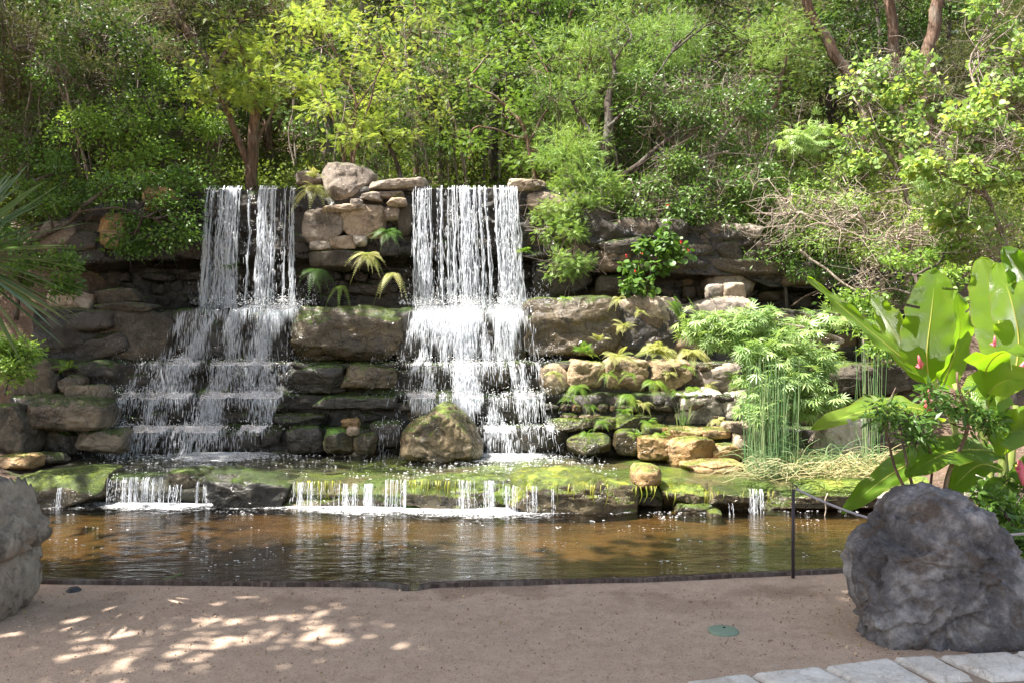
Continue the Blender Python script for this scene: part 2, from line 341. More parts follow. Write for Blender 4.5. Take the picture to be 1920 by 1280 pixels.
M['brightmoss'] = rock_mat("stone_bright_moss", (.06,.047,.025), (.13,.1,.05), (.25,.19,.1), .36, mosscol=(.14,.19,.02), wet=.4, bump=.05, mossup=.95, mosscol2=(.36,.39,.03))
M['greenmoss'] = rock_mat("stone_green_moss", (.05,.05,.03), (.12,.10,.05), (.24,.19,.1), .62, mosscol=(.06,.16,.015), wet=.5, bump=.05, mossup=.7, mosscol2=(.16,.34,.03))
M['granite'] = rock_mat("boulder_grey", (.035,.034,.038), (.15,.143,.148), (.42,.40,.395), 0, crk=0, spk=.12, wet=0, bump=.07, fs=1.6, stain=(.10,.068,.045))
M['limestone'] = rock_mat("boulder_limestone", (.13,.105,.08), (.27,.225,.18), (.44,.38,.31), 0, crk=0, spk=.15, bump=.05, fs=1.3, stain=(.08,.07,.06))
M['kerb'] = rock_mat("kerb_stone", (.5,.46,.41), (.64,.6,.54), (.74,.71,.66), 0, bump=.018, fs=1.5, stain=(.47,.40,.33))

# ------------------------------------------------------------------ rocks
_ico = {}
def ico(sub):
    if sub not in _ico:
        import bmesh
        bm = bmesh.new(); bmesh.ops.create_icosphere(bm, subdivisions=sub, radius=1)
        v = np.array([x.co[:] for x in bm.verts]); f = np.array([[q.index for q in x.verts] for x in bm.faces]); bm.free(); _ico[sub] = (norm(v), f)
    return _ico[sub]
def rock_shape(size, seed, sub=5, boxy=4.5, facets=12, rough=1.0, outline=None, strata=0.0, depthpow=2.4):
    """a stone about `size` (full extents) round the origin; outline = radial silhouette points in XZ"""
    r = np.random.default_rng(seed); d, f = ico(sub); hs = np.asarray(size) / 2; mn = min(hs)
    if outline is None:
        q = (np.abs(d) ** boxy).sum(1) ** (-1 / boxy); p = d * q[:, None]
        for _ in range(facets):
            nn = norm(r.normal(size=3)); off = (np.abs(nn).sum() * .62 + .38) * r.uniform(.66, .92); s = p @ nn - off
            p = p - np.where(s > 0, s, 0)[:, None] * nn * .92
        p = p * hs
    else:
        o = np.asarray(outline); th = np.arctan2(o[:, 1], o[:, 0]); rr = np.hypot(o[:, 0], o[:, 1]); k = np.argsort(th); th = th[k]; rr = rr[k]
        a = np.arctan2(d[:, 2], d[:, 0]); Rr = np.interp(a, np.concatenate([th - 2*math.pi, th, th + 2*math.pi]), np.tile(rr, 3))
        rho = np.hypot(d[:, 0], d[:, 2]); q = (rho ** depthpow + np.abs(d[:, 1]) ** depthpow) ** (-1 / depthpow)
        p = np.stack([Rr * rho * q * np.cos(a), hs[1] * d[:, 1] * q, Rr * rho * q * np.sin(a)], -1)
        for _ in range(facets):
            nn = norm(r.normal(size=3) * [.25, 1.2, .18]); off = np.sort(p @ nn)[int(len(p) * r.uniform(.86, .97))]; s = p @ nn - off
            p = p - np.where(s > 0, s, 0)[:, None] * nn * .97
    if outline is not None: p[:, 1] += p[:, 2] * .28
    so_ = r.random(3) * 60; L = (hs[0] * hs[1] * hs[2]) ** (1/3)
    n = d + 0
    big = .10 if outline is None else .07
    wp = p / L + np.stack([perlin(p / L * 1.6 + so_ + 5*i) for i in range(3)], -1) * .35
    disp = fbm(wp * .9 + so_, 3) * big * L + fbm(wp * 2.3 + so_, 5, True) * .05 * L * rough + fbm(p / L * 9 + so_, 4) * .022 * L * rough
    disp += -np.maximum(0, fbm(wp * 3.4 + so_ + 9, 3) - .12) * .20 * L * rough
    if sub >= 6:
        disp += fbm(wp * np.array([7, 7, 3.2]) + so_, 5, True) * .030 * L * rough + fbm(wp * 17 + so_, 4, True) * .010 * L * rough
        disp -= np.maximum(0, perlin(wp * np.array([4.5, 4.5, 2.6]) + so_ + 21) - .22) * .16 * L * rough
    sd = d[r.choice(len(d), 34)]; cellr = r.normal(size=34); near = np.argmax((d + .16*np.stack([perlin(d*4 + so_ + 7*i) for i in range(3)], -1)) @ sd.T, 1)
    disp += cellr[near] * (.028 if sub < 6 else .016) * L
    p = p + n * disp[:, None]
    if strata: p[:, :2] += (n[:, :2]) * (np.abs(((p[:, 2] + fbm(p * 2 + so_, 2) * .03) / (.1)) % 1 - .5)[:, None] * strata * L * .12)
    if outline is None:
        lo, hi = p.min(0), p.max(0); p = (p - (lo + hi) / 2) / ((hi - lo) / 2) * hs
    return p, f
ROCKN = 0
def rock(name, label, x0, y0, x1, y1, Y, dy, mat, group=None, sub=4, boxy=4.5, seed=None, cat=None, outline=None, rot=0.0, pad=1.06, **kw):
    """a stone seen between pixel columns x0..x1 and rows y0..y1 whose front stands at distance Y, dy deep"""
    global ROCKN; ROCKN += 1; seed = ROCKN * 17 if seed is None else seed
    Yc = Y + dy * .35
    a = P(x0, y0, Yc); b = P(x1, y1, Yc); w = abs(b[0] - a[0]) * pad; hgt = abs(a[2] - b[2]) * pad; c = np.array([(a[0] + b[0]) / 2, Y + dy / 2, (a[2] + b[2]) / 2])
    ol = None
    if outline is not None:
        ol = [((px - (x0 + x1) / 2) / F * Yc, -(py - (y0 + y1) / 2) / F * Yc) for px, py in outline]
    p, f = rock_shape((w, dy, hgt), seed, sub, boxy, outline=ol, **kw)
    if rot: cr, sr = math.cos(rot), math.sin(rot); p = np.stack([p[:, 0]*cr - p[:, 2]*sr, p[:, 1], p[:, 0]*sr + p[:, 2]*cr], -1)
    base = c - [0, 0, hgt / 2]
    o = link(name, mesh_np(name, p + [0, 0, hgt / 2], f, M[mat], smooth=sub >= 6), loc=base)
    return tag(o, label, cat or ("boulder" if "boulder" in name else "rock"), group)

# ------------------------------------------------------------------ ground, hillside, path, pools
def ground_h(x, y):
    left = np.interp(y, [-5, 5.2, 6.4, 8.6, 10.6, 12.4, 14, 60, 90], [-.06, -.06, .0, .15, .5, 3.3, 3.7, 23, 26])
    mid = np.interp(y, [-5, 5.45, 5.75, 8.7, 8.9, 11.2, 12.75, 13.2, 14, 60, 90], [-.06, -.06, -.42, -.5, .0, .05, .4, 3.5, 3.7, 23, 26])
    right = np.interp(y, [-5, 5.2, 6.3, 9.0, 10.6, 12.0, 13.4, 15, 60, 90], [-.06, -.06, .02, .12, .9, 2.1, 2.9, 3.8, 23, 26])
    wl = np.clip((-x - 5.0) / .9, 0, 1); wr = np.clip((x - 2.7 - np.clip((y-6)*.55, 0, 1.5)) / .8, 0, 1)
    upr = np.clip((x - .9) / 1.2, 0, 1)
    mid2 = np.interp(y, [-5, 5.45, 5.75, 8.7, 8.9, 11.0, 12.3, 13.0, 14.4, 60, 90], [-.06, -.06, -.42, -.5, .0, .05, 1.5, 2.8, 3.5, 23, 26])
    m = mid * (1 - upr) + mid2 * upr
    h = m * (1 - wl) * (1 - wr) + left * wl + right * wr * (1 - wl)
    nz = fbm(np.stack([x * .5, y * .5, x * 0 + 3], -1).reshape(-1, 3), 4).reshape(x.shape)
    h = h + nz * np.interp(y, [5, 9, 13, 60], [0, .08, .35, 2.0])
    return h
xs = np.concatenate([-np.geomspace(220, 9, 24), np.linspace(-8.7, 8.7, 120), np.geomspace(9, 220, 24)])
ys = np.concatenate([-np.geomspace(200, 3, 14), np.linspace(-2, 5, 8), np.linspace(5.2, 16, 110), np.geomspace(16.4, 260, 40)])
gx, gy = np.meshgrid(xs, ys); gz = ground_h(gx, gy)
def gridfaces(nx, ny):
    i = np.arange(ny - 1)[:, None] * nx; j = np.arange(nx - 1)[None]; return np.stack([i + j, i + j + 1, i + nx + j + 1, i + nx + j], -1).reshape(-1, 4)
m, nt, out = mat_base("soil"); h = NT(nt); v = h.coord("Object", offset_random=False)
n = h.noise(v, 2.2, 6, .65); n2 = h.noise(v, 30, 5, .7)
c = h.ramp(n, [(.35, (.07,.045,.03)), (.5, (.11,.07,.045)), (.65, (.18,.12,.08))]); c = h.mix(h.ss(n2, .5, .66), c, (.22,.15,.11)); c = h.mix(h.math('MULTIPLY', h.ss(h.noise(v, 5, 4), .55, .65), .6), c, (.06,.09,.02))
bs = h.n("ShaderNodeBsdfPrincipled"); h.l(c, bs.inputs[0]); bs.inputs["Roughness"].default_value = .95; h.l(h.bump(n2, .9, .04), bs.inputs["Normal"]); h.l(bs.outputs[0], out.inputs[0]); M['soil'] = m
tag(link("ground", mesh_np("ground", np.stack([gx, gy, gz], -1).reshape(-1, 3), gridfaces(len(xs), len(ys)), M['soil'])), kind="structure")

def edge_y(x): return np.interp(x, [-9, -4, -3.08, -2, -.69, .5, 1.4, 2.23, 3.2, 5, 9], [5.62, 5.62, 5.60, 5.56, 5.52, 5.60, 5.72, 5.86, 5.95, 5.9, 5.6])
# gravel path
m, nt, out = mat_base("gravel"); h = NT(nt); v = h.coord("Object", offset_random=False)
n = h.noise(v, .9, 5, .6); n2 = h.noise(v, 110, 3, .8); n3 = h.noise(v, 9, 6, .7)
vo = h.n("ShaderNodeTexVoronoi"); vo.inputs["Scale"].default_value = 130; h.l(v, vo.inputs["Vector"])
c = h.ramp(n, [(.3, (.39,.28,.205)), (.5, (.48,.35,.26)), (.7, (.54,.405,.30))]); c = h.mix(.5, c, h.ramp(n3, [(.35, (.36,.255,.19)), (.62, (.54,.40,.30))]))
sepc = h.n("ShaderNodeSeparateColor"); h.l(vo.outputs["Color"], sepc.inputs[0])
c = h.mix(h.math('MULTIPLY', h.ss(sepc.outputs[0], .6, .95), .38), c, (.5,.4,.3)); c = h.mix(h.math('MULTIPLY', h.ss(sepc.outputs[1], .8, .97), .45), c, (.15,.105,.08))
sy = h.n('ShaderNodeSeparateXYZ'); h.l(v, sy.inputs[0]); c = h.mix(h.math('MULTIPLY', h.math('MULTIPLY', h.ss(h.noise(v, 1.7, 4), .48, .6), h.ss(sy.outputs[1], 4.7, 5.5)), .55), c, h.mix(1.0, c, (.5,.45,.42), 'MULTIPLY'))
bs = h.n("ShaderNodeBsdfPrincipled"); h.l(c, bs.inputs[0]); bs.inputs["Roughness"].default_value = .9; bs.inputs["Specular IOR Level"].default_value = .2
hh = h.math('ADD', h.math('MULTIPLY', n2, .5), h.math('MULTIPLY', h.math('SUBTRACT', 1.0, vo.outputs["Distance"]), .5)); b1 = h.bump(hh, .8, .008); h.l(h.bump(n3, .6, .03, b1), bs.inputs["Normal"]); h.l(bs.outputs[0], out.inputs[0]); M['gravel'] = m
nx = 260; ny = 150; u = np.linspace(-10, 10, nx); t = np.linspace(0, 1, ny)
X, T = np.meshgrid(u, t); Yg = -6 + (edge_y(X) + 6) * T ** .5
Z = fbm(np.stack([X * 1.3, Yg * 1.3, X * 0], -1).reshape(-1, 3), 4).reshape(X.shape) * .014 + .01
Z -= .03 * np.exp(-(((X + .66) / .11) ** 2 + ((Yg - 5.52) / .05) ** 2))
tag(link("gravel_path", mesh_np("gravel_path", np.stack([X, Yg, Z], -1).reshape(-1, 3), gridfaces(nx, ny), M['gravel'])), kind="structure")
# loose grit
a = Acc(); d, f = ico(1); N = 3600
gp = np.stack([rng.uniform(-4.5, 4.5, N), 3.6 + rng.random(N) ** .8 * 1.9, np.full(N, .014)], -1)
s = rng.uniform(.0025, .0065, N) * np.where(rng.random(N) < .02, 2.0, 1)
q = d[None] * s[:, None, None] * rng.uniform(.6, 1.2, (N, 1, 3)) + gp[:, None]
a.add(q.reshape(-1, 3), (f[None] + (np.arange(N) * len(d))[:, None, None]).reshape(-1, 3), np.repeat(rng.random(N), len(d)))
M['grit'] = leaf_mat("grit", [(.22,.16,.12), (.38,.28,.21), (.56,.45,.36)], 0.0, .9, spec=.1)
tag(a.obj("gravel", M['grit']), kind="stuff", label="loose reddish grit scattered over the gravel path", cat="gravel")

# pool edging strip of dark weathered timber
M['edging'] = bark_mat("edging_wood", (.085,.06,.05), (.2,.15,.125))
M['edging'].node_tree
a = Acc(); ex = np.concatenate([np.linspace(-3.6, -.67, 40)]); ex2 = np.linspace(-.60, 3.1, 50)
for e in (ex, ex2):
    ey = edge_y(e) + .012; top = .035 + .006 * perlin(np.stack([e * 3, e * 0, e * 0], -1))
    top = top - .022*np.exp(-((e + .64)/.1)**2)
    V = np.stack([np.stack([e, ey - .02, top], -1), np.stack([e, ey + .03, top + .003], -1), np.stack([e, ey + .035, top * 0 - .3], -1), np.stack([e, ey - .025, top * 0 - .3], -1)], 1)
    k = len(e); i = np.arange(k - 1)[:, None] * 4; j = np.arange(4)[None]; fc = np.stack([i + j, i + (j + 1) % 4, i + 4 + (j + 1) % 4, i + 4 + j], -1).reshape(-1, 4)
    a.add(V.reshape(-1, 3), [fc, np.array([[0, 1, 2, 3], [k*4-1, k*4-2, k*4-3, k*4-4]])])
tag(a.obj("pool_edging", M['edging'], smooth=False), "thin dark weathered edging board between the gravel and the brown pool", "edging")

# pool bed and water
m, nt, out = mat_base("pool_bed"); h = NT(nt); v = h.coord("Object", offset_random=False)
n = h.noise(v, 1.1, 5, .6, .5); c = h.ramp(n, [(.35, (.03,.024,.013)), (.5, (.08,.06,.028)), (.66, (.15,.11,.055))]); c = h.mix(h.ss(h.noise(v, 14, 5, .7), .5, .7), c, (.12,.075,.03))
bs = h.n("ShaderNodeBsdfPrincipled"); h.l(c, bs.inputs[0]); bs.inputs["Roughness"].default_value = .9; h.l(bs.outputs[0], out.inputs[0]); M['bed'] = m
WZ = -.07
nx = 60; ny = 40; X, T = np.meshgrid(np.linspace(-5.6, 4.6, nx), np.linspace(0, 1, ny)); Yb = 5.5 + 4.0 * T
Zb = np.interp(Yb, [5.5, 7.2, 8.3, 9.5], [-.30, -.22, -.15, -.12]) + .035 * fbm(np.stack([X*1.3, Yb*1.3, X*0], -1).reshape(-1, 3), 4).reshape(X.shape)
tag(link("pool_bed", mesh_np("pool_bed", np.stack([X, Yb, Zb], -1).reshape(-1, 3), gridfaces(nx, ny), M['bed'])), kind="structure")
nx = 500; ny = 240; X, T = np.meshgrid(np.linspace(-5.8, 4.8, nx), np.linspace(0, 1, ny)); Yw = edge_y(X) + .015 + (9.3 - edge_y(X)) * T
pp = np.stack([X * 1.1, Yw * 3.2, X * 0], -1).reshape(-1, 3)
Zw = WZ + (.0045 * fbm(pp + 5, 3) + .0022 * perlin(pp * 3.1)).reshape(X.shape) * np.interp(Yw, [5.6, 8.5], [1, 1.6])
M['pool'] = water_mat("pool_water", (.66,.54,.36), (2.2, 6.5, 3), .035, strength=.5)
tag(link("pool_water", mesh_np("pool_water", np.stack([X, Yw, Zw], -1).reshape(-1, 3), gridfaces(nx, ny), M['pool'])), kind="structure")

# upper basin: algae-covered rock shelf with a skin of running water
BZ = .215
def rim_y(x): return np.interp(x, [-5.2, -4.3, -3.2, -2.9, -2.2, -1.4, -1.0, .0, .6, 1.1, 1.3, 2.4, 4.2], [8.95, 8.75, 8.65, 8.75, 8.6, 8.5, 8.45, 8.42, 8.40, 8.35, 8.6, 8.55, 8.5])
m, nt, out = mat_base("algae_shelf"); h = NT(nt); v = h.coord("Object", offset_random=False)
n = h.noise(v, 1.25, 5, .62, .6); n2 = h.noise(v, 22, 5, .75); sx = h.n("ShaderNodeSeparateXYZ"); h.l(v, sx.inputs[0])
c = h.ramp(n, [(.30, (.05,.04,.02)), (.42, (.12,.10,.035)), (.52, (.07,.12,.015)), (.62, (.17,.23,.02)), (.74, (.30,.30,.05))])
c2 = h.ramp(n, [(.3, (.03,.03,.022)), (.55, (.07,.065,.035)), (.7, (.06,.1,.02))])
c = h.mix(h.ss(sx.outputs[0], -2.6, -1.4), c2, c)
c = h.mix(h.math('MULTIPLY', h.ss(n2, .5, .7), .45), c, h.mix(1.0, c, (.35,.3,.3), 'MULTIPLY'))
bs = h.n("ShaderNodeBsdfPrincipled"); h.l(c, bs.inputs[0]); bs.inputs["Roughness"].default_value = .6; h.l(h.bump(n2, .8, .04), bs.inputs["Normal"]); h.l(bs.outputs[0], out.inputs[0]); M['algae'] = m
nx = 240; ny = 80; X, T = np.meshgrid(np.linspace(-5.2, 4.2, nx), np.linspace(0, 1, ny)); Yb = rim_y(X) + .02 + (11.0 - rim_y(X)) * T
q = np.stack([X * .8, Yb * .8, X*0], -1).reshape(-1, 3)
Zb = BZ - .03 + (.06 * fbm(q, 4) - .012).reshape(X.shape) - .1 * np.clip(1 - T / .05, 0, 1) + np.clip(X - 2.5, 0, 2) * .03
V = np.stack([X, Yb, Zb], -1); skirt = V[0].copy(); skirt[:, 2] = -.4; skirt[:, 1] += .35; V = np.concatenate([skirt[None], V]); ny += 1
tag(link("basin_bed", mesh_np("basin_bed", V.reshape(-1, 3), gridfaces(nx, ny), M['algae'])), kind="structure")
nx = 300; ny = 120; X, T = np.meshgrid(np.linspace(-5.0, 2.75, nx), np.linspace(0, 1, ny)); Yb = rim_y(X) + .03 + (10.95 - rim_y(X)) * T
q = np.stack([X * 2.5, Yb * 5, X*0], -1).reshape(-1, 3)
Zw = BZ + (.006 * fbm(q, 3)).reshape(X.shape) * (1 + .6*T) - .03 * np.clip(1 - T / .04, 0, 1)
M['basin'] = water_mat("basin_water", (.93,.94,.84), (7, 12, 3), .05, strength=.8)
tag(link("basin_water", mesh_np("basin_water", np.stack([X, Yb, Zw], -1).reshape(-1, 3), gridfaces(nx, ny), M['basin'])), kind="structure")

# ------------------------------------------------------------------ stepped rock face behind the stones
def face_profile(x):
    """(Y, Z) nodes of the terraces at column x"""
    up = np.interp(x, [-6, -5, -3.0, 0.45, .95, 1.3, 3.2, 3.6, 6], [.75, .96, 1, 1, .86, .7, .64, .42, .3])
    sb = np.interp(x, [-5.8, -4.9, 0.5, 1.4, 3, 5], [-.35, 0, 0, -.25, -.1, .2])
    z = np.array([-.4, .5, .56, .92, .97, 1.32, 1.36, 2.02, 2.06, 2.06 + .62*up, 2.06 + .72*up, 2.06 + 1.70*up, 2.1 + 1.70*up, 2.1 + 1.68*up])
    y = np.array([10.7, 10.75, 10.9, 10.95, 11.1, 11.15, 11.45, 11.5, 12.5, 12.48, 12.05, 12.10, 12.5, 13.4]) + sb
    return y, z
nx = 460; cols = np.linspace(-6.2, 6.2, nx); tt = np.concatenate([np.linspace(i, i + 1, k, endpoint=False) for i, k in enumerate([14, 5, 9, 5, 9, 7, 14, 12, 14, 8, 24, 8, 8])] + [[13]])
V = np.zeros((len(tt), nx, 3))
for i, x in enumerate(cols):
    y, z = face_profile(x); V[:, i, 0] = x; V[:, i, 1] = np.interp(tt, range(14), y); V[:, i, 2] = np.interp(tt, range(14), z)
q = V.reshape(-1, 3)
blk = fbm(q * [1.1, 1.1, 2.3] + 31, 3, True) * .13 + fbm(q * [3, 3, 6] + 7, 3, True) * .05 + fbm(q * 11, 3) * .02
q = q - np.array([0, 1, 0]) * blk[:, None] + np.array([0, 0, 1]) * (fbm(q * 2.2 + 17, 3) * .05)[:, None]
acc = Acc(); acc.add(q, gridfaces(nx, len(tt)), .12)
# coursed rough stones that are part of the wall
sk = 0
for lv, hs_ in ((0, .19), (2, .17), (4, .17), (6, .34), (8, .3), (10, .27)):
    for x0 in [None]:
        ztop0 = 1.0; t0 = 0.0
        while t0 < .97:
            hh_ = hs_ * rng.uniform(.55, 1.5); x = -6.1 + rng.random()*.3
            while x < 4.6:
                w = hh_ * rng.choice([rng.uniform(.8, 1.6), rng.uniform(1.6, 4.2)]); xc = x + w/2; y, z = face_profile(xc); H_ = z[lv+1]-z[lv]; tq = t0 + hh_/2/H_
                if tq < 1.0 and rng.random() < .93:
                    zz = z[lv] + H_*tq; yy = y[lv] + (y[lv+1]-y[lv])*tq; p, f = rock_shape((w*1.02, rng.uniform(.2, .34), hh_*rng.uniform(.85, 1.2)), 1000 + sk, 4, 5, 10); sk += 1
                    an = rng.normal()*.09; p = np.stack([p[:, 0]*math.cos(an)-p[:, 2]*math.sin(an), p[:, 1], p[:, 0]*math.sin(an)+p[:, 2]*math.cos(an)], -1)
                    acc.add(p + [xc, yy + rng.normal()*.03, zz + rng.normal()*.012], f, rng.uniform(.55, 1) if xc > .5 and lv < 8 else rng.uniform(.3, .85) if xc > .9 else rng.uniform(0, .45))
                x += w
            t0 += hh_/max(.2, (face_profile(0)[1][lv+1]-face_profile(0)[1][lv]))
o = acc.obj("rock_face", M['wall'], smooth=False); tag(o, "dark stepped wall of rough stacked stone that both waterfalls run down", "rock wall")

# ------------------------------------------------------------------ the single stones
BL, ST, SL = "boulder", "stone", "stone_slab"
# foreground boulders
rock(BL, "huge pitted grey boulder beside the rope and the pale kerb stones", 1568, 905, 1935, 1240, 4.22, .95, 'granite', sub=7, seed=5, rough=1.35, facets=26, pad=1.0,
     outline=[(1569,1134),(1567,1184),(1571,1239),(1601,1282),(1654,1314),(1715,1324),(1810,1319),(1883,1314),(1948,1294),(1966,1174),(1946,1109),(1923,1054),(1898,1019),(1879,992),(1861,969),(1834,950),(1799,942),(1752,950),(1730,966),(1713,990),(1695,1014),(1667,1024),(1641,1042),(1625,1074),(1580,1104)], depthpow=3.0)
rock(BL, "pale weathered limestone boulder cut by the left edge, below the spiky blades", -120, 903, 80, 1176, 4.55, .9, 'limestone', sub=7, seed=12, rough=1.3, facets=6, pad=1.0,
     outline=[(-171,1014),(-161,1134),(-111,1184),(-59,1190),(-19,1179),(11,1132),(1,1084),(-13,1049),(-14,999),(-34,964),(-49,939),(-51,919),(-111,917)], depthpow=3.0)
rock(BL, "wet brown pyramid shaped boulder standing in front of the right waterfall", 750, 757, 906, 862, 9.75, .75, 'tanwet', sub=6, seed=21, rough=.7, facets=3, pad=1.0,
     outline=[(752,835),(752,855),(790,862),(860,862),(900,860),(906,842),(896,815),(880,792),(862,772),(845,759),(828,757),(812,768),(798,780),(772,792),(756,808)])
rock(BL, "big rounded pale boulder on top of the wall between the waterfalls", 602, 303, 706, 384, 11.9, .8, 'taupe', sub=5, seed=33, rough=.8, facets=8, pad=1.0,
     outline=[(602,325),(605,350),(612,370),(628,383),(662,382),(685,368),(698,350),(706,332),(690,316),(665,306),(640,303),(612,304)])
rock(BL, "rounded grey boulder with branch shadows on the upper right slope", 1318, 470, 1424, 562, 11.9, .85, 'taupe', sub=5, seed=41, rough=.7, facets=7, pad=1.0,
     outline=[(1318,540),(1330,558),(1380,562),(1405,550),(1418,520),(1424,490),(1410,474),(1380,470),(1350,478),(1335,500)])
rock(BL, "pinkish sunlit boulder behind the collapsed reeds", 1540, 775, 1632, 872, 9.3, .6, 'pale', sub=5, seed=47, rough=1.2)
rock(BL, "pale boulder half hidden behind the banana stems", 1795, 878, 1872, 945, 7.9, .5, 'pale', sub=5, seed=52)
